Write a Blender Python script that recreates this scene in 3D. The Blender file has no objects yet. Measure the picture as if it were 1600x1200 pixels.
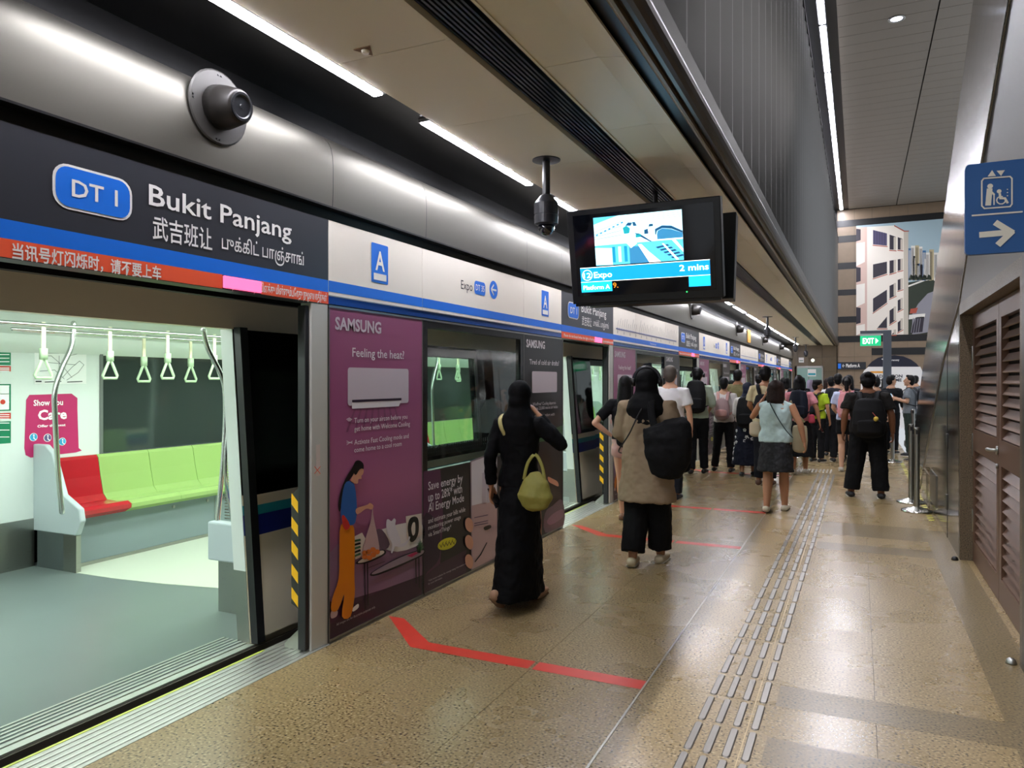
import bpy, bmesh, math, random
from mathutils import Vector, Matrix
random.seed(4)
S = bpy.context.scene
COL = S.collection
# ------------------------------------------------------------------ camera, world, exposure
F = 1146.0; VX = 1342.0; VY = 595.0; H = 1.55          # measured on the 1600x1200 photograph
A = math.atan((VX - 800) / F)
FW = (-math.sin(A), math.cos(A)); RT = (math.cos(A), math.sin(A))
cd = bpy.data.cameras.new('camera'); cam = bpy.data.objects.new('camera', cd); COL.objects.link(cam)
cam.location = (0, 0, H); cam.rotation_euler = (math.pi / 2, 0, A)
cd.sensor_width = 36; cd.lens = F / 1600 * 36; cd.shift_y = -(600 - VY) / 1600
cd.clip_start = .02; cd.clip_end = 300
S.camera = cam
W = bpy.data.worlds.new('world'); S.world = W; W.use_nodes = True
W.node_tree.nodes['Background'].inputs[0].default_value = (.80, .84, .9, 1)
W.node_tree.nodes['Background'].inputs[1].default_value = .50
S.view_settings.view_transform = 'Standard'; S.view_settings.look = 'None'
S.view_settings.gamma = 1; S.view_settings.use_curve_mapping = False
S.view_settings.exposure = 0.65
LED = 58.0        # platform light strips
HALL = 95.0       # light line under the high roof
TRN = 10.5        # train ceiling panels

def ray(u, v):
    k = (u - 800) / F
    return (FW[0] + k * RT[0], FW[1] + k * RT[1], -(v - VY) / F)
def PX(u, v, x):
    r = ray(u, v); t = x / r[0]; return (x, r[1] * t, H + r[2] * t)
def PY(u, v, y):
    r = ray(u, v); t = y / r[1]; return (r[0] * t, y, H + r[2] * t)
def PZ(u, v, z=0.):
    r = ray(u, v); t = (z - H) / r[2]; return (r[0] * t, r[1] * t, z)
# ------------------------------------------------------------------ materials
def lin(h):
    h = h.lstrip('#'); o = []
    for i in (0, 2, 4):
        c = int(h[i:i + 2], 16) / 255
        o.append(c / 12.92 if c <= .04045 else ((c + .055) / 1.055) ** 2.4)
    return (*o, 1)
MC = {}
def C(h, rough=.5, metal=0., emit=0., bump=0., bscale=60., brush=None, vary=0., vscale=3., spec=.5, name=None):
    key = (h, rough, metal, emit, bump, bscale, brush, vary, vscale, spec)
    if key in MC: return MC[key]
    m = bpy.data.materials.new(name or 'paint_' + h.lstrip('#')); m.use_nodes = True
    nt = m.node_tree; b = nt.nodes['Principled BSDF']
    b.inputs['Base Color'].default_value = lin(h); b.inputs['Roughness'].default_value = rough
    b.inputs['Metallic'].default_value = metal; b.inputs['Specular IOR Level'].default_value = spec
    if emit:
        b.inputs['Emission Color'].default_value = lin(h); b.inputs['Emission Strength'].default_value = emit
    L = nt.links.new
    if bump or brush or vary:
        tc = nt.nodes.new('ShaderNodeTexCoord'); mp = nt.nodes.new('ShaderNodeMapping'); L(tc.outputs['Object'], mp.inputs[0])
        if brush: mp.inputs['Scale'].default_value = brush
        nz = nt.nodes.new('ShaderNodeTexNoise'); L(mp.outputs[0], nz.inputs[0])
        nz.inputs['Scale'].default_value = bscale; nz.inputs['Detail'].default_value = 3
        if bump:
            bp = nt.nodes.new('ShaderNodeBump'); bp.inputs['Strength'].default_value = bump; bp.inputs['Distance'].default_value = .01
            L(nz.outputs[0], bp.inputs['Height']); L(bp.outputs[0], b.inputs['Normal'])
        if brush:
            mr = nt.nodes.new('ShaderNodeMapRange'); mr.inputs[3].default_value = rough * .75; mr.inputs[4].default_value = rough * 1.3
            L(nz.outputs[0], mr.inputs[0]); L(mr.outputs[0], b.inputs['Roughness'])
        if vary:
            n2 = nt.nodes.new('ShaderNodeTexNoise'); n2.inputs['Scale'].default_value = vscale; n2.inputs['Detail'].default_value = 4
            L(tc.outputs['Object'], n2.inputs[0])
            mx = nt.nodes.new('ShaderNodeMix'); mx.data_type = 'RGBA'
            c = lin(h); mx.inputs[6].default_value = tuple(x * (1 - vary) for x in c[:3]) + (1,)
            mx.inputs[7].default_value = tuple(min(1, x * (1 + vary)) for x in c[:3]) + (1,)
            L(n2.outputs[0], mx.inputs[0]); L(mx.outputs[2], b.inputs['Base Color'])
    MC[key] = m; return m
def granite(name, dark, mid, light, rough=.22, sc=95):
    m = bpy.data.materials.new(name); m.use_nodes = True; nt = m.node_tree; b = nt.nodes['Principled BSDF']; L = nt.links.new
    tc = nt.nodes.new('ShaderNodeTexCoord')
    n1 = nt.nodes.new('ShaderNodeTexNoise'); n1.inputs['Scale'].default_value = sc; n1.inputs['Detail'].default_value = 0
    n2 = nt.nodes.new('ShaderNodeTexNoise'); n2.inputs['Scale'].default_value = 1.6; n2.inputs['Detail'].default_value = 3
    L(tc.outputs['Object'], n1.inputs[0]); L(tc.outputs['Object'], n2.inputs[0])
    r = nt.nodes.new('ShaderNodeValToRGB'); e = r.color_ramp.elements
    e[0].position = .24; e[0].color = lin(dark); e[1].position = .42; e[1].color = lin(mid)
    x = e.new(.62); x.color = lin(mid); x = e.new(.76); x.color = lin(light)
    L(n1.outputs[0], r.inputs[0])
    mx = nt.nodes.new('ShaderNodeMix'); mx.data_type = 'RGBA'; mx.blend_type = 'MULTIPLY'; mx.inputs[0].default_value = 1
    r2 = nt.nodes.new('ShaderNodeMapRange'); r2.inputs[1].default_value = .3; r2.inputs[2].default_value = .7; r2.inputs[3].default_value = .93; r2.inputs[4].default_value = 1.05
    L(n2.outputs[0], r2.inputs[0]); L(r.outputs[0], mx.inputs[6]); L(r2.outputs[0], mx.inputs[7]); L(mx.outputs[2], b.inputs['Base Color'])
    r3 = nt.nodes.new('ShaderNodeMapRange'); r3.inputs[3].default_value = rough * .8; r3.inputs[4].default_value = rough * 1.5
    L(n2.outputs[0], r3.inputs[0]); L(r3.outputs[0], b.inputs['Roughness'])
    return m
def glass(name, tint='#ffffff', refl=.08, rough=.02):
    m = bpy.data.materials.new(name); m.use_nodes = True; nt = m.node_tree; nt.nodes.clear(); L = nt.links.new
    o = nt.nodes.new('ShaderNodeOutputMaterial'); t = nt.nodes.new('ShaderNodeBsdfTransparent'); t.inputs[0].default_value = lin(tint)
    g = nt.nodes.new('ShaderNodeBsdfGlossy'); g.inputs['Roughness'].default_value = rough
    lw = nt.nodes.new('ShaderNodeLayerWeight'); lw.inputs[0].default_value = .5
    pw = nt.nodes.new('ShaderNodeMath'); pw.operation = 'POWER'; pw.inputs[1].default_value = 4.; L(lw.outputs['Facing'], pw.inputs[0])
    fr = nt.nodes.new('ShaderNodeMath'); fr.operation = 'MULTIPLY_ADD'; fr.inputs[1].default_value = .5; fr.inputs[2].default_value = refl * .5; L(pw.outputs[0], fr.inputs[0])
    mx = nt.nodes.new('ShaderNodeMixShader')
    L(fr.outputs[0], mx.inputs[0]); L(t.outputs[0], mx.inputs[1]); L(g.outputs[0], mx.inputs[2]); L(mx.outputs[0], o.inputs[0]); return m
FLOOR = granite('granite_floor', '#3f331f', '#947f59', '#b7a37b', .24, 85)
FLOORD = granite('granite_floor_dark', '#3a3021', '#776645', '#8f7d5a', .28, 85)
GRAN = granite('granite_jamb', '#3a3226', '#6b5d48', '#837460', .35, 120)
STEEL = C('#a9a9a4', .3, 1., brush=(1, 1, 40), bscale=12, name='stainless_steel'); PSTL = C('#cfd0c8', .42, .25, brush=(40, 40, 1), bscale=4, name='post_steel')
STEELD = C('#77756f', .28, 1., brush=(30, 30, 1), bscale=6, name='dark_brushed_steel')
CLAD = C('#75726a', .50, .95, bump=.05, bscale=1.1, name='cladding_metal')
MIRR = C('#74716c', .13, 1., bump=.05, bscale=1.6, name='polished_steel')
CREAM = C('#f3ebde', .4, name='cream_sign'); BLUE = C('#1274e6', .4, name='line_blue'); DARK = C('#33353c', .35, name='sign_charcoal')
BLK = C('#0b0b0c', .35, name='black_paint'); BLKG = C('#050506', .06, name='black_glass'); WHT = C('#f2f0ec', .5, name='white_print')
RED = C('#fb6038', .45, name='warning_red'); TAN = C('#e6dabd', .42, bump=.02, bscale=300, name='ceiling_tan')
TCREAM = C('#f0e4c8', .35, name='train_cream'); TEAL = C('#2a9bab', .35); NAVY = C('#1d2c86', .35)
LITM = C('#f4f4ff', .5, emit=LED, name='led_diffuser'); WHITEP = C('#dfe6e2', .4, name='train_white')
# ------------------------------------------------------------------ mesh builder
class MB:
    def __init__(s): s.v = []; s.f = []; s.m = []
    def quad(s, pts, m=0):
        n = len(s.v); s.v += [tuple(p) for p in pts]; s.f.append(tuple(range(n, n + len(pts)))); s.m.append(m); return s
    def box(s, x0, x1, y0, y1, z0, z1, m=0, fn=None):
        n = len(s.v); c = [(x, y, z) for z in (z0, z1) for y in (y0, y1) for x in (x0, x1)]
        if fn: c = [fn(p) for p in c]
        s.v += c
        for q in ((0, 2, 3, 1), (4, 5, 7, 6), (0, 1, 5, 4), (2, 6, 7, 3), (0, 4, 6, 2), (1, 3, 7, 5)):
            s.f.append(tuple(n + i for i in q)); s.m.append(m)
        return s
    def prism(s, poly, off, m=0):
        n = len(s.v); k = len(poly); off = Vector(off)
        s.v += [tuple(p) for p in poly] + [tuple(Vector(p) + off) for p in poly]
        s.f.append(tuple(range(n, n + k))); s.f.append(tuple(range(n + 2 * k - 1, n + k - 1, -1))); s.m += [m, m]
        for i in range(k):
            j = (i + 1) % k; s.f.append((n + i, n + k + i, n + k + j, n + j)); s.m.append(m)
        return s
    def tube(s, pts, rad, n=10, side=(1, 0, 0), caps='round', m=0):
        P = [Vector(p) for p in pts]; R = [(r, r) if not isinstance(r, tuple) else r for r in (rad if isinstance(rad, list) else [rad] * len(P))]
        T = []
        for i in range(len(P)):
            a = P[max(i - 1, 0)]; b = P[min(i + 1, len(P) - 1)]; t = (b - a)
            T.append(t.normalized() if t.length > 1e-9 else Vector((0, 0, 1)))
        rings = []
        sd = Vector(side)
        def ring(p, t, ra, rb):
            u = sd - t * sd.dot(t)
            if u.length < .05: u = Vector((0, 1, 0)) - t * t.y
            if u.length < .05: u = Vector((0, 0, 1)) - t * t.z
            u.normalize(); w = t.cross(u)
            return [p + u * ra * math.cos(2 * math.pi * j / n) + w * rb * math.sin(2 * math.pi * j / n) for j in range(n)]
        if caps == 'round':
            r = min(R[0])
            for o, q in ((.97, .25), (.75, .66), (.4, .92)): rings.append(ring(P[0] - T[0] * r * o, T[0], R[0][0] * q, R[0][1] * q))
        for p, t, r in zip(P, T, R): rings.append(ring(p, t, *r))
        if caps == 'round':
            r = min(R[-1])
            for o, q in ((.4, .92), (.75, .66), (.97, .25)): rings.append(ring(P[-1] + T[-1] * r * o, T[-1], R[-1][0] * q, R[-1][1] * q))
        b = len(s.v)
        for rg in rings: s.v += [tuple(p) for p in rg]
        for i in range(len(rings) - 1):
            for j in range(n):
                k = (j + 1) % n
                s.f.append((b + i * n + j, b + i * n + k, b + (i + 1) * n + k, b + (i + 1) * n + j)); s.m.append(m)
        s.f.append(tuple(b + j for j in range(n - 1, -1, -1))); s.f.append(tuple(b + (len(rings) - 1) * n + j for j in range(n))); s.m += [m, m]
        return s
    def ball(s, c, r, n=12, k=8, m=0, fn=None):
        if not isinstance(r, tuple): r = (r, r, r)
        b = len(s.v)
        for i in range(1, k):
            th = math.pi * i / k
            for j in range(n):
                p = (c[0] + r[0] * math.sin(th) * math.cos(2 * math.pi * j / n), c[1] + r[1] * math.sin(th) * math.sin(2 * math.pi * j / n), c[2] + r[2] * math.cos(th))
                s.v.append(p)
        t = len(s.v); s.v += [(c[0], c[1], c[2] + r[2]), (c[0], c[1], c[2] - r[2])]
        for j in range(n):
            q = (j + 1) % n
            s.f.append((t, b + j, b + q)); s.f.append((t + 1, b + (k - 2) * n + q, b + (k - 2) * n + j)); s.m += [m, m]
            for i in range(k - 2): s.f.append((b + i * n + j, b + (i + 1) * n + j, b + (i + 1) * n + q, b + i * n + q)); s.m.append(m)
        return s
    def lathe(s, prof, c=(0, 0, 0), axis=(0, 0, 1), n=24, m=0):
        ax = Vector(axis).normalized(); u = ax.orthogonal().normalized(); w = ax.cross(u); b = len(s.v); c = Vector(c)
        for r, h in prof:
            for j in range(n):
                a = 2 * math.pi * j / n; s.v.append(tuple(c + ax * h + (u * math.cos(a) + w * math.sin(a)) * max(r, 1e-4)))
        for i in range(len(prof) - 1):
            for j in range(n):
                q = (j + 1) % n; s.f.append((b + i * n + j, b + i * n + q, b + (i + 1) * n + q, b + (i + 1) * n + j)); s.m.append(m)
        s.f.append(tuple(b + j for j in range(n - 1, -1, -1))); s.f.append(tuple(b + (len(prof) - 1) * n + j for j in range(n))); s.m += [m, m]
        return s
    def mesh(s, name, mats, smooth=False, M=None):
        me = bpy.data.meshes.new(name)
        v = s.v if M is None else [tuple(M @ Vector(p)) for p in s.v]
        me.from_pydata(v, [], s.f)
        for m in (mats if isinstance(mats, (list, tuple)) else [mats]): me.materials.append(m)
        me.polygons.foreach_set('material_index', s.m)
        if smooth: me.shade_smooth()
        me.update(); return me
def link(name, me, parent=None):
    o = bpy.data.objects.new(name, me); COL.objects.link(o)
    if parent is not None:
        o.parent = parent
        if parent.type == 'EMPTY': o.matrix_parent_inverse = Matrix.Translation(-parent.location)
    return o
def part(name, mb, mats, parent=None, smooth=False, bev=0, M=None, label=None, kind=None):
    if mb.f and not smooth or True:
        me = mb.mesh(name, mats, smooth, M)
    bm = bmesh.new(); bm.from_mesh(me); bmesh.ops.recalc_face_normals(bm, faces=bm.faces[:])
    if bev:
        bmesh.ops.remove_doubles(bm, verts=bm.verts[:], dist=1e-6)
        bmesh.ops.bevel(bm, geom=bm.edges[:], offset=bev, segments=2, profile=.5, affect='EDGES', clamp_overlap=True)
    bm.to_mesh(me); bm.free()
    if smooth: me.shade_smooth()
    o = link(name, me, parent)
    if label: o['label'] = label
    if kind: o['kind'] = kind
    return o
def flat(name, mb, mats, parent=None, label=None): # faces keep the winding they are given
    o = link(name, mb.mesh(name, mats), parent)
    if label: o['label'] = label
    return o
def thing(name, label, cat, loc=(0, 0, 0), group=None, kind=None):
    o = bpy.data.objects.new(name, None); COL.objects.link(o); o.location = loc; o.empty_display_size = .1
    if label: o['label'] = label
    if cat: o['category'] = cat
    if group: o['group'] = group
    if kind: o['kind'] = kind
    return o
def tag(o, label, cat, group=None, kind=None):
    if label: o['label'] = label
    if cat: o['category'] = cat
    if group: o['group'] = group
    if kind: o['kind'] = kind
    return o
def kids(o): return [c for c in list(ALL(o))]
def ALL(o): return o.children
def copy_tree(o, d=(0, 0, 0), parent=None, label=None):
    c = o.copy(); COL.objects.link(c)
    if parent is not None:
        mpi = o.matrix_parent_inverse.copy(); c.parent = parent; c.matrix_parent_inverse = mpi
    c.location = Vector(c.location) + Vector(d)
    if label: c['label'] = label
    for ch in o.children: copy_tree(ch, (0, 0, 0), c)
    return c
def rrect(cx, cy, w, h, r, n=5):
    P = []
    for sx, sy, a0 in ((1, 1, 0), (-1, 1, 90), (-1, -1, 180), (1, -1, 270)):
        for i in range(n + 1):
            a = math.radians(a0 + 90 * i / n); P.append((cx + sx * (w / 2 - r) + r * math.cos(a), cy + sy * (h / 2 - r) + r * math.sin(a)))
    return P
def cat(pts, n=5, closed=True):
    out = []; k = len(pts)
    for i in range(k if closed else k - 1):
        p0, p1, p2, p3 = [pts[(i + j) % k] if closed else pts[min(max(i + j, 0), k - 1)] for j in (-1, 0, 1, 2)]
        for t in range(n):
            t /= n
            out.append(tuple(.5 * ((2 * b) + (c - a) * t + (2 * a - 5 * b + 4 * c - d) * t * t + (3 * b - a - 3 * c + d) * t ** 3) for a, b, c, d in zip(p0, p1, p2, p3)))
    if not closed: out.append(pts[-1])
    return out
# planes: right vector, up vector, normal towards the viewer
class Plane:
    def __init__(s, axis, c): s.axis = axis; s.c = c           # axis 'x': faces +x, right=+y ; 'y': faces -y, right=+x
    def p(s, a, b, e=0.): return (s.c + e, a, b) if s.axis == 'x' else (a, s.c - e, b)
    def px(s, u, v, e=0.):
        q = PX(u, v, s.c) if s.axis == 'x' else PY(u, v, s.c)
        return s.p(q[1] if s.axis == 'x' else q[0], q[2], e)
    def ab(s, u, v):
        q = s.px(u, v); return (q[1] if s.axis == 'x' else q[0], q[2])
def fface(mb, pts, m=0):
    mb.quad(pts, m)
TXT = {}
def text_mesh(s, bold=0.):
    k = (s, bold)
    if k in TXT: return TXT[k]
    c = bpy.data.curves.new('t', 'FONT'); c.body = s; c.offset = bold; c.resolution_u = 2
    o = bpy.data.objects.new('t', c); COL.objects.link(o)
    me = bpy.data.meshes.new_from_object(o); COL.objects.unlink(o); bpy.data.objects.remove(o)
    vs = [(v.co.x, v.co.y) for v in me.vertices]; fs = [tuple(p.vertices) for p in me.polygons]
    TXT[k] = (vs, fs, min(v[0] for v in vs), max(v[0] for v in vs)); return TXT[k]
def put_text(mb, s, pl, a0, b0, h, w=None, bold=.0, m=0, e=.002, slope=0.):
    vs, fs, x0, x1 = text_mesh(s, bold); sy = h / .70; sx = (w / (x1 - x0)) if w else sy
    n = len(mb.v)
    mb.v += [pl.p(a0 + (x - x0) * sx, b0 + y * sy + slope * (x - x0) * sx, e) for x, y in vs]
    mb.f += [tuple(n + i for i in f) for f in fs]; mb.m += [m] * len(fs)
def px_text(mb, s, pl, u0, u1, vb, vt, **k):          # from its measured left end, right end, baseline and cap line at the left end
    a0, b0 = pl.ab(u0, vb); a1 = pl.ab(u1, vb)[0]; b1 = pl.ab(u0, vt)[1]
    put_text(mb, s, pl, a0, b0, b1 - b0, a1 - a0, **k)
P5 = 5.55
NK = range(7)
ORDN = ['nearest', 'second', 'third', 'fourth', 'fifth', 'sixth', 'seventh', 'eighth', 'ninth', 'tenth', 'eleventh', 'twelfth', 'thirteenth', 'fourteenth', 'fifteenth', 'sixteenth', 'seventeenth', 'eighteenth', 'nineteenth', 'twentieth']
def XU(u, y): return PY(u, 600, y)[0]
ORD = ['nearest', 'second', 'third', 'fourth', 'fifth', 'sixth', 'seventh']
# ================================================================== STRUCTURE
# ---- floor of granite tiles
fl = thing('floor', 'speckled tan granite platform floor', None, (0, 0, 0), kind='structure')
part('screed', MB().box(-2.81, .9, -6, 37, -.30, -.012), C('#3c352b', .8), fl)
XJ = [-2.81, -2.22, -1.6, -.985, -.45, .07, .905]
yy = -6.0 + .0; tiles = {}
ys = [-6.27 + .907 * i for i in range(0, 48)]
tm = {}
for i in range(len(XJ) - 1):
    g0 = .0012 if i != 2 else .0012
    x0 = XJ[i] + (.007 if i == 3 else .0012); x1 = XJ[i + 1] - (.007 if i == 2 else .0012)
    for j in range(len(ys) - 1):
        y0 = ys[j]; y1 = ys[j + 1]
        if y1 < .4 and (j % 2): continue
        if y1 < .4: y1 = ys[j + 2]
        if y0 > 37 or (y0 > 26 and j % 2): continue
        if y0 > 26: y1 = min(ys[min(j + 2, len(ys) - 1)], 37)
        part('floor_tile', MB().box(x0, x1, y0 + .0012, y1 - .0012, -.012, 0), FLOOR, fl)
# darker inlaid bands across the floor right of the tactile path
for (a, b) in ((3.10, 3.36), (3.70, 3.96), (7.35, 7.66), (8.07, 8.78), (13.0, 13.3), (17, 17.4)):
    part('inlay_band', MB().box(-.36, .62, a, b, -.004, .0006), FLOORD, fl, label='darker granite band')
part('inlay_band', MB().box(.60, .84, 3.0, 8.7, -.004, .0005), FLOORD, fl, label='darker granite border along the wall')
part('metal_strip', MB().box(-.990, -.980, -2, 37, -.01, .0009), C('#b9b2a4', .35, .8), fl, label='thin metal expansion strip')
part('metal_strip', MB().box(-.452, -.447, -2, 13, -.01, .0007), C('#b8a27a', .35, .5), fl, label='thin metal expansion strip')
# red queue tape on the floor
def tape(y0, n, lab):
    t = thing('floor_tape', lab, 'floor tape', (-1.8, y0, .001), 'red floor tapes')
    mb = MB(); w = .11
    mb.quad([(-2.80, y0 + .36, .0016), (-2.68, y0 + .36, .0016), (-2.30, y0 + .055, .0016), (-2.36, y0 - .055, .0016)])
    mb.quad([(-2.36, y0 - .055, .0016), (-2.30, y0 + .055, .0016), (-1.612, y0 + .055, .0016), (-1.612, y0 - .055, .0016)])
    part('tape_strip', mb, C('#d8402f', .35, vary=.12, vscale=9), t)
    part('tape_strip', MB().quad([(-1.588, y0 - .055, .0016), (-1.588, y0 + .055, .0016), (-.99, y0 + .055, .0016), (-.99, y0 - .055, .0016)]), C('#d8402f', .35, vary=.12, vscale=9), t)
labs = ['red floor tape with an angled end, in front of the purple advertisement nearest the camera', 'red floor tape beyond the walking woman in beige tunic',
        'red floor tape across the floor left of the woman in teal blouse', 'red floor tape under the queue, farthest one in view']
for k, y0 in enumerate((3.66, 7.05, 9.05, 12.7)): tape(y0, k, labs[k])
# ---- tactile path
tp = thing('tactile_path', 'four rows of raised metal bars running down the platform floor', 'tactile paving', (-.52, 7, 0))
bar = MB()
def barmesh(w, l, h):
    b = MB(); o = rrect(0, 0, w, l, w * .49, 3); i = rrect(0, 0, w - .010, l - .010, (w - .01) * .48, 3); n = len(o)
    b.v += [(x, y, 0) for x, y in o] + [(x, y, h) for x, y in i]
    for q in range(n): b.f.append((q, (q + 1) % n, n + (q + 1) % n, n + q)); b.m.append(0)
    b.f.append(tuple(range(n, 2 * n))); b.m.append(0); return b
bm_ = barmesh(.036, .275, .005).mesh('tactile_bar', C('#8d8880', .38, .75))
for r in range(4):
    for i in range(44):
        y = 1.45 + .298 * i + .0 * r
        if y > 13.25: break
        o = link('tactile_bar', bm_, tp); o.location = (-.655 + .078 * r + (y - 3) * .005, y, 0)
bm2 = barmesh(.03, .5, .005).mesh('tactile_bar', C('#cfcac2', .38, .5))
for i in range(12):
    o = link('tactile_bar', bm2, tp); o.location = (-1.07 + .058 * i, 13.68, 0)
# yellow and black tape along the foot of the right wall
yt = thing('floor_line_tape', 'yellow and black striped line tape on the floor along the steel wall', 'floor tape', (.72, 12, 0))
for i in range(44):
    y = 9.3 + i * .15
    part('stripe', MB().quad([(.70, y, .0015), (.76, y + .05, .0015), (.76, y + .12, .0015), (.70, y + .07, .0015)]), C('#d8d35a', .5), yt)
# ---- lower ceiling
ce = thing('ceiling', 'low tan metal panel ceiling over the platform', None, (0, 0, 3.2), kind='structure')
part('backing', MB().box(-2.83, -.88, -6, 37, 3.26, 3.34), BLK, ce)
LP = 1.07
for i in range(-6, 32):
    y0 = 3.07 + LP * i; y1 = y0 + LP - .004
    if y0 > 36.9: break
    y1 = min(y1, 36.95)
    if i < -2 and i % 2: continue
    if i < -2: y1 = y0 + 2 * LP - .004
    m = MB(); m.box(-2.455, -1.80, y0, y1, 3.2, 3.212); m.box(-1.80, -1.775, y0, y1, 3.192, 3.25)
    part('ceiling_panel', m, TAN, ce)
    m = MB(); m.box(-1.50, -1.20, y0 + .5, y1 + .5, 3.2, 3.212)
    m.prism([(-1.20, y0 + .5, 3.2), (-1.06, y0 + .5, 3.175), (-1.06, y0 + .5, 3.19), (-1.20, y0 + .5, 3.212)], (0, y1 - y0, 0))
    m.box(-1.515, -1.50, y0 + .5, y1 + .5, 3.192, 3.25)
    part('ceiling_panel', m, TAN, ce)
gr = MB()
for i in range(8):
    x = -1.76 + i * .026; gr.box(x, x + .013, -6, 36.9, 3.215, 3.24)
part('slot_grille', gr, C('#1c1d1e', .3, .4), ce, label='black linear air slot')
part('slot_grille', MB().box(-1.06, -.985, -6, 36.9, 3.21, 3.24), BLK, ce)
m = MB(); m.prism([(-.985, -6, 3.19), (-.955, -6, 3.16), (-.94, -6, 3.16), (-.94, -6, 3.2), (-.985, -6, 3.22)], (0, 42.9, 0))
part('edge_strip', m, C('#8b7a5e', .4, .2), ce)
m = MB(); m.tube([(-.895, -6, 3.23), (-.895, 36.9, 3.23)], .06, 16, caps='flat')
m.box(-.95, -.84, -6, 36.9, 3.23, 3.36)
part('edge_beam', m, C('#4c463f', .35, .3), ce, smooth=False)
# LED strips in the slot over the cladding
slot = part('light_channel', MB().box(-2.83, -2.455, -6, 36.9, 3.225, 3.25), BLK, ce)
nled = 0
for i in range(-4, 16):
    y0 = 4.0 + 2.15 * i; y1 = y0 + 1.65
    if y1 > 36.5 or y1 < -4: continue
    n_ = i + 1
    lt = thing('strip_light', 'linear white ceiling light above the metal cladding, ' + (ORDN[n_] + ' one in view' if n_ >= 0 else 'outside the view behind the camera'), 'light', (-2.51, y0, 3.2), 'ceiling strip lights over the platform doors')
    part('housing', MB().box(-2.552, -2.468, y0 - .01, y1 + .01, 3.203, 3.225), C('#8d8b88', .4, .5), lt)
    part('diffuser', MB().box(-2.54, -2.482, y0, y1, 3.196, 3.203), LITM, lt)
# ---- blade wall above the platform edge of the low ceiling
bw = thing('wall_upper', 'tall wall of dark vertical metal blades above the low ceiling', None, (-.9, 15, 3.3), kind='structure')
part('backing', MB().box(-1.2, -1.02, -6, 37, 3.3, 9.6), C('#15171c', .5), bw)
BLM = C('#6b6a68', .42, .5, name='blade_metal')
blade = MB(); blade.prism([(-.965, -.09, 3.33), (-.875, .262, 3.33), (-.858, .268, 3.33), (-.858, .235, 3.33), (-.94, -.10, 3.33)], (0, 0, 4.72))
bme = blade.mesh('wall_blade', BLM)
for i in range(80):
    y = -5.9 + .54 * i
    if y > 36.7: break
    o = link('wall_blade', bme, bw); o.location = Vector(o.location) + Vector((0, y, 0))
part('added_dark_cover', MB().box(-1.02, -.85, -6, 36.95, 8.05, 8.08), C('#0d0d0e', .8), bw)  # black cover added so the blade tops don't catch the roof light
# ---- upper ceiling
uc = thing('ceiling_high', 'grey metal plank ceiling high over the hall', None, (1, 20, 9.4), kind='structure')
part('backing', MB().box(-1.2, 4.2, -6, 37.4, 9.5, 9.6), BLK, uc)
part('slot_lid', MB().box(-1.02, -.425, -6, 36.95, 9.42, 9.435), BLK, uc)
UCM = C('#928a7f', .45, .1, bump=.03, bscale=2, name='high_ceiling_metal')
for i in range(82):
    y = -6 + .53 * i
    if y > 36.8: break
    if y < 8 and i % 2: continue
    L_ = 1.06 if y < 8 else .53
    part('ceiling_plank', MB().box(-.42, 1.50, y, y + L_ - .012, 9.4, 9.42), UCM, uc)
    part('ceiling_plank', MB().box(1.53, 4.1, y, y + L_ - .012, 9.4, 9.42), UCM, uc)
for i in range(-2, 13):
    if i in (7,): pass
    y0 = 1.0 + 2.75 * i
    n_ = i - 5
    lt = thing('strip_light', 'linear white light under the high ceiling, ' + (ORDN[n_] + ' one in view' if n_ >= 0 else 'outside the view above the camera'), 'light', (-.72, y0, 9.35), 'strip lights under the high ceiling')
    part('housing', MB().box(-.80, -.64, y0, y0 + 2.68, 9.36, 9.42), C('#55565a', .5), lt)
    part('diffuser', MB().box(-.775, -.665, y0 + .03, y0 + 2.65, 9.35, 9.36), C('#f4f4ff', .5, emit=HALL, name='hall_led'), lt)
dx = PZ(1401, 29, 9.4)
t = thing('downlight', 'small round downlight in the high grey ceiling', 'light', dx)
part('rim', MB().lathe([(.17, 0), (.17, -.02), (.13, -.02), (.12, 0)], dx), STEEL, t, smooth=True)
part('lens', MB().lathe([(.12, -.004), (.12, -.008)], dx), C('#dfe6ff', .3, emit=6), t)
# ---- end wall with stone courses, black bands and mural
EY = 37.0
ew = thing('wall_far', 'brown stone end wall with black horizontal bands', None, (1, 37, 0), kind='structure')
part('backing', MB().box(-3.4, 5, 37.06, 37.3, 0, 9.6), C('#14120f', .6), ew)
zc = [(-.1, .2)]
STO = C('#83705a', .38, vary=.12, vscale=4, bump=.03, bscale=40, name='end_wall_stone')
bands = [(PY(1320, 320 + a / 3.75, EY)[2], PY(1320, 320 + b / 3.75, EY)[2]) for a, b in ((130, 92), (220, 182), (377, 340), (530, 497), (690, 655), (806, 770))]
zs = [9.4]
rows = []
top = 9.4
for lo, hi in bands:
    rows.append((hi, top)); top = lo
rows.append((0, top))
for (a, b) in rows:
    for j in range(8):
        x0 = -.9 + .72 * j
        if b - a > 2:
            for q in range(5): part('stone_tile', MB().box(x0, x0 + .712, 37.0, 37.06, a + (b - a) * q / 5 + .004, a + (b - a) * (q + 1) / 5 - .004), STO, ew)
        else: part('stone_tile', MB().box(x0, x0 + .712, 37.0, 37.06, a + .006, b - .006), STO, ew)
for lo, hi in bands:
    part('black_band', MB().box(-.9, 4.8, 36.99, 37.05, lo, hi), BLK, ew)
part('black_band', MB().box(PY(1362, 550, 37)[0], 4.8, 36.98, 37.05, PY(1362, 555, 37)[2], PY(1362, 544, 37)[2]), BLK, ew)
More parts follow.
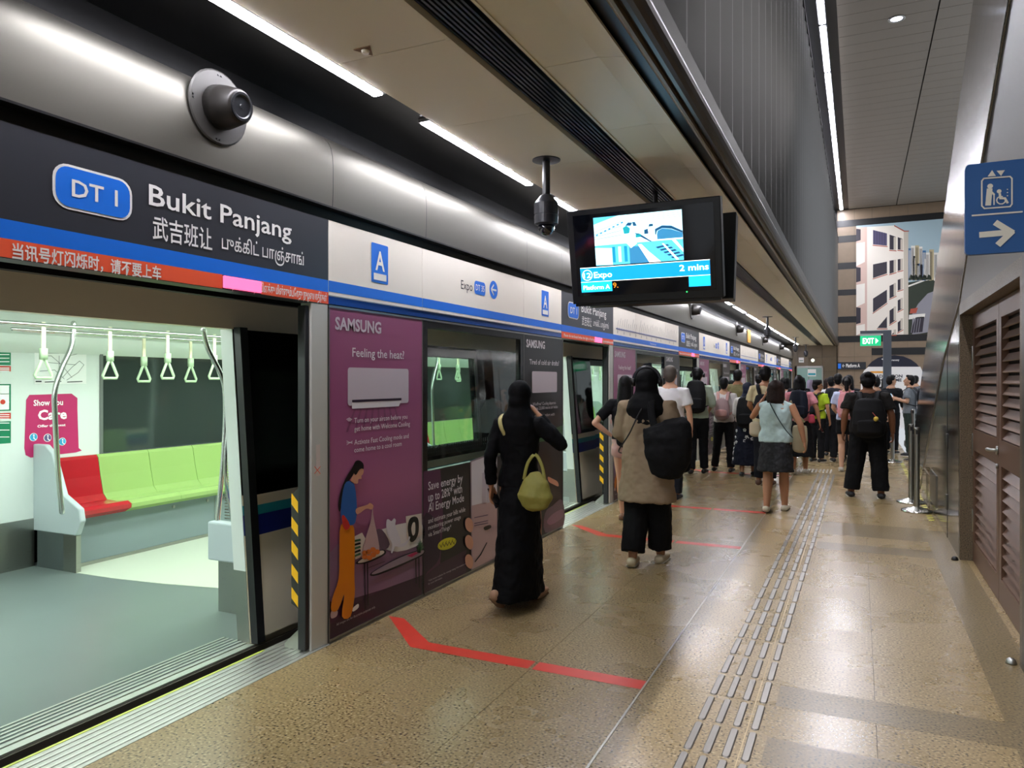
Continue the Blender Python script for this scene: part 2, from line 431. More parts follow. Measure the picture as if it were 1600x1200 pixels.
# alcove wall with glass door under the low ceiling
aw = thing('wall_alcove', 'brown stone wall around the glass door at the platform end', None, (-2, 37, 0), kind='structure')
for q in range(5):
    for j in range(4):
        x0 = -3.4 + j * .62
        part('stone_tile', MB().box(x0, x0 + .612, 36.9, 37.02, q * .66 + .003, (q + 1) * .66 - .003), C('#6f604c', .45, vary=.12, vscale=4), aw)
d0 = PY(1244, 575, 36.85); d1 = PY(1284, 575, 36.85)
dr = thing('door_1', 'pale green glass door at the far platform end', None, (d0[0], 36.85, 0), kind='structure')
part('frame', MB().box(d0[0] - .06, d0[0], 36.8, 36.9, 0, d0[2] + .07).box(d1[0], d1[0] + .06, 36.8, 36.9, 0, d0[2] + .07).box(d0[0] - .06, d1[0] + .06, 36.8, 36.9, d0[2], d0[2] + .09), STEEL, dr)
part('door_leaf', MB().box(d0[0], (d0[0] + d1[0]) / 2 - .01, 36.84, 36.87, 0, d0[2]), C('#8fb0a6', .15), dr)
part('door_leaf', MB().box((d0[0] + d1[0]) / 2 + .01, d1[0], 36.84, 36.87, 0, d0[2]), C('#8fb0a6', .15), dr)
q0 = PY(1262, 577, 36.83); q1 = PY(1275, 588, 36.83)
nt = thing('notice', 'white notice sheet stuck on the far glass door', 'notice', (q0[0], 36.83, q1[2]))
part('sheet', MB().box(q0[0], q1[0], 36.825, 36.832, q1[2], q0[2]), WHT, nt)
part('printed_band', MB().box(q0[0] + .02, q1[0] - .02, 36.82, 36.824, q1[2] + .05, q1[2] + .15), TEAL, nt)
q = PY(1270, 563, 36.895)
el = thing('emergency_lamp', 'small round lamp above the far glass door', 'light', q)
part('body', MB().lathe([(.10, 0), (.10, -.05), (.08, -.07)], q, (0, 1, 0)), C('#f0efe6', .4), el, smooth=True)
part('lens', MB().ball((q[0], q[1] - .08, q[2]), .055), C('#fff6da', .4, emit=5), el, smooth=True)
q0 = PY(1248, 560, 36.85); q1 = PY(1256, 565, 36.85)
s_ = thing('wall_sign', 'small white sign left above the far glass door', 'sign', (q0[0], 36.85, q1[2]))
part('plate', MB().box(q0[0], q1[0], 36.85, 36.9, q1[2] - .04, q0[2] + .04), WHT, s_)
part('printed_bar', MB().box(q0[0] + .03, q1[0] - .03, 36.845, 36.849, q1[2] + .03, q1[2] + .06), C('#2c6b50'), s_)
# mural (a flat print on the end wall)
def MU(cx, cy, e): return Plane('y', 36.97).px(1200 + cx / 3.75, 320 + cy / 3.75, e)
mu = thing('mural', 'large photographic mural of a cream housing block and distant towers', 'mural', (1.5, 36.97, 3.6))
a0 = MU(517, 130, 0); a1 = MU(517, 765, 0); xr = 4.4
part('print_panel', MB().box(a0[0], xr, 36.97, 36.985, a1[2], 8.62), C('#a6bec6', .35), mu)
mt = [C(h, .4) for h in ('#efe6d8', '#d8b9aa', '#2b2430', '#4a4466', '#26301f', '#8f8d94', '#e8e4da', '#3d6f9e', '#c3b48c', '#f3ece0', '#b0503a', '#c9bfae', '#1e2a18')]
art = MB()
def mp(m, pts, e): 
    fface(art, [MU(x, y, .002 + .003 * e) for x, y in pts][::-1], m)
mp(4, [(822, 455), (1180, 400), (1180, 750), (822, 760)], 0)
mp(5, [(845, 640), (880, 580), (935, 520), (1180, 430), (1180, 700), (890, 755), (845, 760)], 1)
mp(6, [(822, 472), (950, 425), (950, 435), (822, 482)], 2)
random.seed(2)
for i, (x0, x1, yt_, c) in enumerate(((822, 838, 255, 7), (838, 862, 240, 6), (862, 885, 238, 8), (885, 905, 245, 6), (905, 925, 268, 7), (925, 950, 280, 6), (945, 972, 262, 8), (850, 868, 300, 7), (872, 890, 345, 7), (892, 912, 350, 9), (915, 940, 305, 7), (972, 1010, 280, 6), (1010, 1060, 250, 7), (1060, 1120, 270, 8))):
    mp(c, [(x0, yt_), (x1, yt_), (x1, 440), (x0, 445)], 2 + (i % 3))
    for q in range(4):
        mp(2 if c != 7 else 6, [(x0 + 3 + 4 * q, yt_ + 12), (x0 + 4.5 + 4 * q, yt_ + 12), (x0 + 4.5 + 4 * q, 430), (x0 + 3 + 4 * q, 430)], 6) if x0 + 5 + 4 * q < x1 else None
for q in range(5): mp(12, [(822 + 26 * q, 440), (835 + 26 * q, 408), (848 + 26 * q, 415), (856 + 26 * q, 440)], 6)
mp(10, [(835, 610), (878, 603), (868, 635), (830, 637)], 5)
mp(6, [(826, 645), (922, 637), (918, 660), (824, 672)], 5)
mp(2, [(865, 660), (915, 655), (905, 745), (830, 752)], 5)
for q in range(4): mp(5, [(850 + q * 14, 662), (853 + q * 14, 662), (840 + q * 14, 750), (837 + q * 14, 750)], 6)
mp(1, [(517, 135), (580, 130), (580, 765), (517, 765)], 3)
for y0, y1 in ((140, 215), (365, 455), (600, 700)): mp(2, [(517, y0), (543, y0 + 4), (543, y1 - 8), (517, y1)], 4)
for y0, y1 in ((228, 360), (470, 600), (708, 765)): mp(9, [(517, y0), (568, y0 - 10), (568, y1 - 25), (517, y1)], 4)
mp(0, [(580, 130), (740, 121), (795, 155), (795, 760), (580, 765)], 4)
mp(11, [(795, 155), (822, 156), (822, 760), (795, 760)], 4)
mp(10, [(740, 119), (800, 152), (826, 152), (826, 157), (797, 158), (738, 125)], 5)
WN = [((615, 148), (697, 168), (697, 240), (615, 232), 3), ((615, 350), (697, 333), (697, 402), (615, 430), 2), ((615, 550), (697, 497), (697, 572), (615, 632), 2), ((640, 722), (697, 655), (697, 722), (640, 722), 2),
      ((712, 175), (750, 188), (750, 265), (712, 262), 2), ((712, 328), (750, 322), (750, 392), (712, 405), 2), ((712, 475), (750, 458), (750, 530), (712, 550), 2), ((712, 620), (750, 595), (750, 675), (712, 702), 2), ((725, 760), (750, 730), (750, 760), (725, 760), 2),
      ((760, 190), (790, 200), (790, 265), (760, 262), 2), ((760, 320), (790, 315), (790, 380), (760, 388), 2), ((760, 440), (790, 430), (790, 492), (760, 503), 2), ((760, 560), (790, 545), (790, 607), (760, 625), 2), ((760, 690), (790, 665), (790, 727), (760, 747), 2)]
for a, b, c, d, mm in WN:
    mp(mm, [a, b, c, d], 5)
    if a[0] < 760 and a[0] > 700 or a[0] >= 760:
        mp(11, [(b[0] - 14, b[1] + 2), b, c, (c[0] - 14, c[1] + 3)], 6)
    mp(10, [(d[0] - 2, d[1] + 3), (c[0] + 3, c[1] + 3), (c[0] + 3, c[1] + 8), (d[0] - 2, d[1] + 8)], 6)
for q in range(5): mp(2, [(622 + 15 * q, 150 + 3.5 * q), (624 + 15 * q, 150 + 3.5 * q), (624 + 15 * q, 232 + q), (622 + 15 * q, 232 + q)], 6)
flat('print_picture', art, mt, mu)
# ---- left wall: curved metal cladding above the door headers
lw = thing('wall_left', 'curved brushed metal cladding above the platform screen doors', None, (-2.83, 15, 2.6), kind='structure')
prof = [(-2.80, 2.575), (-2.795, 2.68), (-2.795, 2.80), (-2.80, 2.87), (-2.813, 2.92), (-2.835, 2.96), (-2.87, 2.995), (-2.94, 3.02), (-3.05, 3.03)]
def cladpanel(y0, y1):
    mb = MB(); n = len(prof)
    for yy in (y0 + .003, y1 - .003): mb.v += [(x, yy, z) for x, z in prof]
    for i in range(n - 1): mb.f.append((i, i + n, i + n + 1, i + 1)); mb.m.append(0)
    k = len(mb.v)
    o = link('cladding_panel', mb.mesh('cladding_panel', CLAD, True), lw)
for k in range(-2, 7):
    b = 3.45 + P5 * k
    for y0, y1 in ((b - 1.87, b), (b, b + 1.03), (b + 1.03, b + 2.79), (b + 2.79, b + 3.68)):
        if y1 > -6 and y0 < 36.9: cladpanel(y0, min(y1, 36.8))
part('recess', MB().box(-3.1, -2.86, -6, 36.9, 2.50, 2.575).box(-3.15, -3.1, -6, 36.9, 2.0, 3.24).box(-3.1, -2.64, -6, 36.9, 3.235, 3.26), BLK, lw)
part('shadow_lip', MB().box(-2.87, -2.80, -6, 36.8, 2.565, 2.578), C('#1d1d1f', .4, .3), lw)
part('end_column', MB().box(-3.3, -2.62, 36.8, 37.0, 0, 3.2), GRAN, lw)
# ---- right wall
rw = thing('wall_right', 'brushed steel wall with slanting edge and stone door surround', None, (.8, 8, 0), kind='structure')
XW = .79
WM = C('#5f5a52', .40, .65, bump=.03, bscale=3, name='matte_steel_wall')
poly = [(11.9, 0), (11.68, .19), (8.83, 1.72), (7.43, 2.22)]
m = MB()
m.prism([(XW, 7.43, 0), (XW, 12.0, 0), (XW, 8.83, 1.72), (XW, 7.43, 2.22)], (.05, 0, 0))
part('steel_panel', m, MIRR, rw)
m = MB(); m.prism([(XW, 4.72, 2.22), (XW, 7.43, 2.22), (XW, 6.14, 3.09), (XW, 5.07, 3.75), (XW, -6, 9.8), (XW, -6, 2.22)], (.05, 0, 0))
part('steel_panel', m, WM, rw)
m = MB(); m.prism([(XW, 4.72, 0), (XW, 4.72, 2.22), (XW, -6, 2.22), (XW, -6, 0)], (.05, 0, 0))
part('steel_panel', m, WM, rw)
# raised bead along the slanting edge
part('edge_bead', MB().tube([(XW, 12.0, 0), (XW, 8.83, 1.72), (XW, 7.39, 2.23), (XW, 6.14, 3.09), (XW, 5.07, 3.75), (XW, -6, 9.8)], .012, 8), STEELD, rw, smooth=True)
# leaning polished steel face behind it
def lean(y, z): return (.84 + .12 * z, y, z)
m = MB(); N_ = 8
ye = 15.3
for i in range(N_):
    y0 = 7.47 + (ye - 7.47) * i / N_; y1 = 7.47 + (ye - 7.47) * (i + 1) / N_
    m2 = MB(); m2.prism([lean(y0 + .003, 0), lean(y1 - .003, 0), lean(y1 - .003, 9.4), lean(y0 + .003, 9.4)], (.04, 0, 0))
    if y0 >= 7.3: part('leaning_panel', m2, MIRR, rw)
part('core', MB().prism([(.93, 7.5, 0), (2.05, 7.5, 9.4), (4, 7.5, 9.4), (4, 7.5, 0)], (0, ye - 7.52, 0)), STEELD, rw)
# door recess
part('stone_jamb', MB().box(XW, .93, 7.40, 7.46, 0, 2.22), GRAN, rw)
part('stone_jamb', MB().box(XW, .93, 4.72, 4.78, 0, 2.22), GRAN, rw)
part('stone_head', MB().box(XW, .93, 4.78, 7.40, 2.12, 2.22), GRAN, rw)
dl = thing('door_2', 'brown double door with slatted louvre panels in the right wall', None, (.9, 6, 0), kind='structure')
DM = C('#6d5240', .42, .25, vary=.08, name='louvre_bronze')
part('door_back', MB().box(.935, .945, 4.78, 7.40, 0, 2.12), C('#1d1712', .7), dl)
slat = MB(); slat.prism([(.893, 0, 0), (.927, 0, .048), (.932, 0, .044), (.898, 0, -.006)], (0, 1.0, 0))
for (a, b) in ((4.80, 6.09), (6.10, 7.39)):
    lf = part('door_leaf', MB().box(.885, .93, a, a + .09, .005, 2.115).box(.885, .93, b - .09, b, .005, 2.115).box(.885, .93, a + .09, b - .09, 1.99, 2.115).box(.885, .93, a + .09, b - .09, .96, 1.14).box(.885, .93, a + .09, b - .09, .005, .18), DM, dl)
    sm = MB(); sm.prism([(.890, a + .09, 0), (.926, a + .09, .052), (.932, a + .09, .048), (.896, a + .09, -.006)], (0, b - a - .18, 0)); me = sm.mesh('slat', DM)
    for z0, n in ((.19, 10), (1.15, 11)):
        for i in range(n):
            o = link('slat', me, lf); o.location = Vector((0, 0, z0 + i * .0765))
for z in (.35, 1.0, 1.75):
    part('hinge', MB().tube([(.888, 7.395, z - .09), (.888, 7.395, z + .09)], .011, 10), STEEL, dl, smooth=True)
part('door_handle', MB().tube([(.87, 6.13, 1.06), (.84, 6.13, 1.06), (.83, 6.2, 1.06)], .013).lathe([(.03, 0), (.03, .012)], (.885, 6.13, 1.06), (-1, 0, 0)).lathe([(.018, 0), (.018, .012)], (.885, 6.13, .95), (-1, 0, 0)), STEEL, dl, smooth=True)
for z in (.35, .95): part('hinge', MB().tube([(.785, 8.4, z - .07), (.785, 8.4, z + .07)], .009, 8), STEELD, rw, smooth=True)
part('panel_gap', MB().box(.787, .792, 8.39, 8.40, 0, 1.9), BLK, rw)
for (u, v, mt_, lb, nm) in ((1580, 1037, STEEL, 'small silver dome door stop on the floor beside the louvred door', 'door_stop'), (1492, 875, BLK, 'small black dome door stop on the floor by the stone jamb', 'door_stop')):
    q = PZ(u, v); o = part(nm, MB().lathe([(.028, 0), (.028, .008), (.022, .024), (.010, .032)], q, n=20), mt_, None, smooth=True); tag(o, lb, 'door stop')
# acrylic holder low on the steel wall
q = PX(1455, 760, .77)
ho = thing('clear_holder', 'clear acrylic box low on the polished steel wall', 'box', (.77, q[1], .35))
part('shell', MB().box(.70, .785, q[1] - .5, q[1] + .35, .10, .50), glass('acrylic', '#e8e6e0'), ho, bev=.02)
part('back_plate', MB().box(.78, .789, q[1] - .45, q[1] + .3, .12, .48), STEEL, ho)
# ---- lift sign
SY = 3.9
ls = thing('lift_sign', 'blue hanging lift sign with white wheelchair pictogram and arrow', 'sign', (.6, SY, 2.1))
pl = Plane('y', SY)
x0, zt = pl.ab(1514, 257); _, zb = pl.ab(1518, 398)
bx = [pl.p(a, b) for a, b in rrect((x0 + .81) / 2, (zt + zb) / 2, .81 - x0 + .03, zt - zb, .02)]
part('sign_board', MB().prism(bx, (0, .03, 0)), C('#2f5f99', .4), ls)
wm = MB(); PW = C('#e9e4d2', .5)
def poly(mb, pl, pts, m=0, e=.002): mb.quad([pl.px(u, v, e) for u, v in pts], m)
SKC = [0]
def stroke(mb, pl, pts, w, m=0, e=.002, closed=False):
    Q = [pl.ab(*p) for p in pts]
    if closed: Q = Q + [Q[0]]
    for (a, b), (c, d) in zip(Q, Q[1:]):
        SKC[0] = (SKC[0] + 1) % 7; ee = e + .0002 * SKC[0]
        l = math.hypot(c - a, d - b) or 1; nx = -(d - b) / l * w / 2; ny = (c - a) / l * w / 2; ex = (c - a) / l * w * .3; ey = (d - b) / l * w * .3
        mb.quad([pl.p(a - nx - ex, b - ny - ey, ee), pl.p(c - nx + ex, d - ny + ey, ee), pl.p(c + nx + ex, d + ny + ey, ee), pl.p(a + nx - ex, b + ny - ey, ee)], m)
def disc(mb, pl, u, v, r, m=0, e=.002, n=20, sx=1.):
    a, b = pl.ab(u, v); mb.quad([pl.p(a + sx * r * math.cos(2 * math.pi * i / n), b + r * math.sin(2 * math.pi * i / n), e) for i in range(n)], m)
poly(wm, pl, [(1543, 276), (1556, 275), (1550, 266)]); poly(wm, pl, [(1557, 267), (1570, 266), (1564, 275)])
q0 = pl.ab(1534, 325); q1 = pl.ab(1581, 278)
stroke(wm, pl, [(1537, 279), (1578, 276), (1581, 279), (1581, 319), (1578, 323), (1538, 326), (1534, 322), (1534, 283)], .006, closed=True)
stroke(wm, pl, [(1519, 337), (1597, 331)], .007)
stroke(wm, pl, [(1533, 367), (1578, 363)], .026); stroke(wm, pl, [(1557, 349), (1580, 363), (1561, 381)], .026)
disc(wm, pl, 1547, 291, .011); stroke(wm, pl, [(1546, 297), (1545, 308), (1544, 319)], .022); stroke(wm, pl, [(1548, 299), (1553, 304)], .008); stroke(wm, pl, [(1553, 303), (1553, 320)], .005)
disc(wm, pl, 1561, 299, .009); stroke(wm, pl, [(1562, 303), (1563, 310), (1570, 310), (1574, 317)], .009)
stroke(wm, pl, [(1564 + 7 * math.cos(a / 10 * 6.28), 313 + 6 * math.sin(a / 10 * 6.28)) for a in range(9)], .005)
for v in (296, 301, 306): disc(wm, pl, 1574, v, .003, n=6)
flat('pictogram', wm, PW, ls)
part('bracket', MB().box(.76, .80, SY + .005, SY + .025, 2.13, 2.5), STEEL, ls)
# ================================================================== TRAIN
XT = -3.25
def lx(z, o=0.): return XT - .0757 * z + o
train = thing('metro_train', 'cream metro train with teal and navy stripes, doors open, beyond the screen doors', 'train', (-4.8, 10, 0))
def skin(mb, y0, y1, z0, z1, o0=0., o1=-.06, m=0):
    mb.box(0, 1, y0, y1, z0, z1, m, fn=lambda p: (lx(p[2], o0 if p[0] > .5 else o1), p[1], p[2])); return mb
BODY = [TCREAM, BLKG, TEAL, NAVY]
TG = glass('train_glass', '#eaf3ef'); DG = glass('dark_glass', '#3b4244')
def tp_(name, mb, mats, k0, lab=None, smooth=False, bev=0, sub=None):
    """build at door 0 and copy along the train"""
    out = [part(name, mb, mats, train, smooth, bev, label=lab)]
    return out
def along(objs, ks=range(-1, 7)):
    for k in ks:
        if k == 0: continue
        for o in objs: copy_tree(o, (0, P5 * k, 0), train)
mod = []
D0, D1 = 1.78, 3.26           # doorway
B1 = D0 + P5                  # next doorway
m = MB()
for (za, zb, mm) in ((-.30, .628, 0), (.628, .748, 3), (.748, .805, 2), (.805, .867, 0)): skin(m, D1, B1, za, zb, m=mm)
skin(m, D0, D1, -.30, -.03)
mod.append(part('body_side', m, BODY, train))
m = MB(); skin(m, D1, 3.98, .867, 1.86, m=0); skin(m, 6.28, B1, .867, 1.86, m=0); skin(m, 3.98, 6.28, .867, .98, m=0); skin(m, 3.98, 6.28, 1.76, 1.86, m=0)
mod.append(part('window_band', m, BLKG, train, label='black glossy band around the windows'))
m = MB(); skin(m, D0, B1, 1.86, 2.15)
m.prism([(lx(2.15, 0), D0, 2.15), (lx(2.15, -.10), D0, 2.5), (lx(2.15, -.6), D0, 2.75), (lx(2.15, -.6), D0, 2.6), (lx(2.15, -.12), D0, 2.2)], (0, P5, 0))
mod.append(part('upper_body', m, TCREAM, train))
m = MB(); skin(m, 3.99, 6.27, .975, 1.765, -.02, -.03); w_ = part('window_pane', m, TG, train); mod.append(w_)
m = MB(); skin(m, 3.93, 3.98, .90, 1.84, .008, 0); skin(m, 6.28, 6.33, .90, 1.84, .008, 0); skin(m, 3.93, 6.33, .90, .975, .008, 0); skin(m, 3.93, 6.33, 1.765, 1.84, .008, 0)
mod.append(part('window_seal', m, BLK, train))
# the open door leaves slide along outside
for (a, b, inner) in ((D1 + .03, D1 + .75, 1), (D0 - .75, D0 - .03, 0)):
    m = MB()
    for (za, zb, mm) in ((.03, .628, 0), (.628, .748, 3), (.748, .805, 2), (.805, .867, 0), (.867, 1.85, 1)): skin(m, a, b, za, zb, .05, .012, mm)
    lf = part('door_leaf', m, BODY, train)
    m = MB(); e = a if inner else b
    skin(m, e - .03, e + .03, .0, 1.87, .055, .005)
    part('rubber_edge', m, C('#191a1c', .5), lf)
    m = MB(); skin(m, a + .13, b - .13, 1.02, 1.70, .053, .05); part('leaf_window', m, C('#0d1010', .03), lf)
    mod.append(lf)
for y, s in ((D1, 1), (D0, -1)):
    m = MB(); ya, yb = (y - .005, y + .04) if s > 0 else (y - .04, y + .005)
    m.box(0, 1, ya, yb, .42, 1.86, fn=lambda p: (lx(p[2], -.005 if p[0] > .5 else -.10), p[1], p[2]))
    mod.append(part('door_jamb', m, WHITEP, train))
    m = MB(); m.box(0, 1, ya, yb, 0, .42, fn=lambda p: (lx(p[2], -.005 if p[0] > .5 else -.10), p[1], p[2]))
    mod.append(part('jamb_plate', m, STEEL, train))
m = MB(); m.box(XT - .02, XT + .03, D0, D1, -.06, -.004); m.box(-3.50, -3.28, D0, D1, -.03, -.002)
for i in range(5): m.box(-3.47 + i * .035, -3.455 + i * .035, D0, D1, -.002, .003)
mod.append(part('door_sill', m, C('#c8cbc4', .35, .8), train))
m = MB(); m.box(XT + .03, XT + .045, D0 - .8, D1 + .8, -.10, -.015); mod.append(part('step_edge', m, C('#5b554b', .4, .4), train))
# interior shell
XF = -6.25
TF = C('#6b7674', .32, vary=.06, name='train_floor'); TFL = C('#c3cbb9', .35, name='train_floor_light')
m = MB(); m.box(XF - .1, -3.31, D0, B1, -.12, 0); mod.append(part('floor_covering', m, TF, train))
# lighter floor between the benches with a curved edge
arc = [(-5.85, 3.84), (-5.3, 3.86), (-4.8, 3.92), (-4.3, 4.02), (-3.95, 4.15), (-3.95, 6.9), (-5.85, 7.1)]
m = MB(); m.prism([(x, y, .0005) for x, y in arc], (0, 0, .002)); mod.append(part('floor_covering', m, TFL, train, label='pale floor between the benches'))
m = MB()
m.box(XF - .08, XF, D0, B1, .40, .88); m.box(XF - .08, XF, D0, 4.45, .88, 1.78); m.box(XF - .08, XF, 6.75, B1, .88, 1.78)
m.prism([(XF, D0, 1.78), (XF + .12, D0, 1.93), (XF + .5, D0, 2.06), (XF + .9, D0, 2.10), (-4.2, D0, 2.12), (-3.6, D0, 2.02), (-3.42, D0, 1.90), (-3.42, D0, 2.2), (XF - .08, D0, 2.2)], (0, P5, 0))
mod.append(part('interior_lining', m, C('#dfe7e3', .42, name='lining'), train))
mod.append(part('kick_plate', MB().box(XF - .08, XF + .012, D0, 3.84, 0, .40), STEEL, train)); mod.append(part('kick_plate', MB().box(XF - .08, XF + .012, 7.1, B1, 0, .40), STEEL, train))
m = MB(); m.box(XF - .06, XF - .05, 4.45, 6.75, .88, 1.78); mod.append(part('window_pane', m, C('#4a5552', .06, .4), train, label='dark window on the far side'))
m = MB(); m.box(XF - .05, XF + .01, 4.43, 4.46, .88, 1.80).box(XF - .05, XF + .01, 6.74, 6.77, .88, 1.80).box(XF - .05, XF + .01, 4.45, 6.75, .865, .885); mod.append(part('window_frame', m, C('#6d7370', .4), train))
m = MB(); m.box(-5.05, -4.85, D0, B1, 2.085, 2.10).box(-4.35, -4.15, D0, B1, 2.10, 2.115)
mod.append(part('light_panel', m, C('#f2fff8', .5, emit=TRN, name='train_light'), train))
# far bench: seat profile swept along, red end place
pf = [(-5.84, .40), (-5.76, .44), (-5.755, .475), (-5.80, .50), (-5.95, .485), (-6.08, .49), (-6.13, .54), (-6.17, .70), (-6.20, .86), (-6.22, .885), (-6.25, .885), (-6.25, .40)]
def sweep(y0, y1, mat, nm='seat', prt=None, lab=None, mirror=False):
    m = MB(); P = [((x if not mirror else -9.62 - x), y0, z) for x, z in pf]; m.prism(P, (0, y1 - y0, 0))
    return part(nm, m, mat, prt or train, bev=0, label=lab)
GRN = C('#9dbd6f', .22, name='seat_green'); REDS = C('#b4202a', .2, name='seat_red')
m = MB(); m.box(-6.2, -5.86, 3.84, 7.05, 0, .41); bench = part('bench', m, C('#7e8c8f', .45), train, label='grey bench base with seats')
for i, (a, b) in enumerate(((3.90, 4.38), (4.385, 4.9), (4.905, 5.42), (5.425, 5.94), (5.945, 6.46), (6.465, 6.98))):
    sweep(a, b, REDS if i == 0 else GRN, 'seat', bench, 'red priority seat' if i == 0 else 'light green seat')
m = MB(); m.box(-5.863, -5.855, 5.39, 5.394, .02, .40); m.box(-5.87, -5.85, 3.84, 7.05, .0, .03); part('base_trim', m, STEEL, bench)
m = MB()
for y in (4.0, 4.9, 5.3, 5.5, 6.2): m.lathe([(.014, 0), (.014, .01)], (-5.86, y, .36), (1, 0, 0), 12)
part('bolt', m, STEEL, bench, kind='stuff')
SG = C('#b9c4c8', .4, name='seat_screen')
for yy in (3.86, 7.04):
    m = MB(); m.prism([(-6.25, yy - .025, .30), (-5.70, yy - .025, .30), (-5.64, yy - .025, .42), (-5.66, yy - .025, .52), (-5.86, yy - .025, .62), (-6.0, yy - .025, .95), (-6.1, yy - .025, 1.02), (-6.25, yy - .025, 1.02)], (0, .05, 0))
    part('end_screen', m, SG, bench, bev=.01)
    part('screen_foot', MB().box(-6.2, -5.70, yy - .02, yy + .02, 0, .30), STEEL, bench)
mod.append(bench)
# near bench back seen through the windows
m = MB(); m.box(-3.84, -3.45, 3.9, 6.9, 0, .41); b2 = part('bench', m, C('#7e8c8f', .45), train, label='grey bench base under the near windows')
for i in range(6):
    a = 3.95 + .49 * i; sweep(a, a + .485, REDS if i == 0 else GRN, 'seat', b2, 'red priority seat' if i == 0 else 'light green seat', mirror=True)
m = MB(); m.box(-3.90, -3.40, 3.62, 3.66, 0, .34); part('screen_foot', m, STEEL, b2)
m = MB(); m.box(-3.98, -3.40, 3.60, 3.68, .34, .60); part('end_screen', m, SG, b2, bev=.012)
m = MB()
for i in range(20): m.box(-3.86, -3.5, 3.637, 3.643, .62 + i * .02, .63 + i * .02)
part('mesh_screen', m, STEEL, b2, kind='stuff')
mod.append(b2)
def pole(pts, r=.016, lab=None):
    P = cat(pts, 6, False); return part('grab_pole', MB().tube(P, r, 10), C('#c9cdc9', .22, 1.), train, True, label=lab)
def pp(u, v, x): return PX(u, v, x)
mod.append(pole([pp(115, 505, -5.62), pp(112, 540, -5.62), pp(97, 575, -5.62), pp(86, 610, -5.62), pp(86, 650, -5.62), pp(91, 740, -5.62), pp(97, 800, -5.62)], .020, 'curved steel pole at the red seat'))
mod.append(pole([pp(318, 516, -3.95), pp(325, 545, -3.95), pp(345, 585, -3.95), pp(352, 620, -3.95), pp(350, 700, -3.95), pp(338, 835, -3.95)], .017))
mod.append(pole([pp(352, 590, -3.7), pp(358, 640, -3.7), pp(352, 740, -3.7), pp(368, 835, -3.7)], .012))
mod.append(part('grab_rail', MB().tube([(-5.35, D0, 1.955), (-5.35, B1, 1.955)], .017, 10), C('#c9cdc9', .22, 1.), train, True))
mod.append(part('grab_rail', MB().tube([(-5.62, 3.3, 1.93), (-5.62, B1 - .3, 1.93)], .015, 10), C('#c9cdc9', .22, 1.), train, True))
mod.append(part('grab_rail', MB().tube([(-4.1, D0, 1.97), (-4.1, B1, 1.97)], .017, 10), C('#c9cdc9', .22, 1.), train, True))
SC_ = C('#e4e0bd', .6); SGN = C('#b4cfa8', .35)
def strap(y, x=-5.35, z=1.955):
    m = MB(); m.box(x - .004, x + .004, y - .014, y + .014, z - .20, z + .02)
    s = part('strap_handle', m, SC_, train, label='cream strap with pale green grip')
    part('strap_grip', MB().box(x - .016, x + .016, y - .022, y + .022, z - .25, z - .17).tube([(x, y - .01, z - .25), (x, y - .062, z - .365), (x, y - .055, z - .385), (x, y + .055, z - .385), (x, y + .062, z - .365), (x, y + .01, z - .25)], .011, 8, side=(1, 0, 0)), SGN, s, True)
    return s
st = [strap(PX(u, 530, -5.35)[1]) for u in (68, 172, 262, 335)] + [strap(PX(u, 530, -5.62)[1], -5.62, 1.93) for u in (225, 298)]
mod += st
along(mod)
# prints inside the first carriage
pl = Plane('x', XF + .003)
pm = [C(h, .4) for h in ('#f4f6f4', '#3a3f42', '#c02a68', '#ffffff', '#3aa2d0', '#d86a78', '#12805a', '#cc3a2c', '#5f5a8a')]
m = MB()
a0, b0 = pl.ab(54, 600); a1, b1 = pl.ab(135, 548)
fface(m, [pl.p(a0, b0), pl.p(a1, b0), pl.p(a1, b1), pl.p(a0, b1)], 0)
random.seed(7)
for pts in ([(62, 556), (80, 556), (96, 570), (112, 590)], [(62, 580), (85, 578), (100, 592)], [(97, 590), (112, 574), (124, 564), (131, 570), (122, 582), (104, 594)], [(74, 552), (92, 552), (98, 548)], [(108, 556), (124, 552)], [(92, 556), (92, 575), (88, 592)], [(70, 566), (92, 568), (118, 570)]):
    stroke(m, pl, pts, .0035, 1, .002)
stroke(m, pl, [(56, 596), (64, 596)], .012, 1); stroke(m, pl, [(70, 597), (95, 596)], .008, 1); stroke(m, pl, [(105, 597), (128, 596)], .008, 1)
flat('route_map', m, pm, train, 'white route map print')
m = MB(); P = [pl.ab(u, v) for u, v in ((40, 712), (42, 617), (120, 615), (119, 700), (134, 702), (132, 706), (120, 708))]
Q = [pl.ab(u, v) for u, v in ((38, 700), (41, 625), (46, 617), (112, 615), (121, 622), (121, 640), (123, 700), (128, 704), (118, 707), (48, 715), (40, 711))]
m.quad([pl.p(a, b) for a, b in Q], 2)
px_text(m, 'Show You', pl, 52, 98, 634, 625, m=3, bold=.02, e=.004); px_text(m, 'Care', pl, 59, 104, 656, 641, m=3, bold=.03, e=.004)
px_text(m, 'Offer this seat', pl, 58, 102, 668, 664, m=3, bold=.02, e=.004)
for u, v, c in ((52, 683, 4), (74, 684, 8), (97, 690, 4), (61, 701, 5)):
    disc(m, pl, u, v, .034, 3, .003); disc(m, pl, u, v, .030, c, .005); disc(m, pl, u, v - 3, .007, 3, .007, 8); stroke(m, pl, [(u, v - 1), (u, v + 2), (u + 3, v + 4)], .007, 3, .007)
flat('care_notice', m, pm, train, 'pink courtesy seat notice')
m = MB()
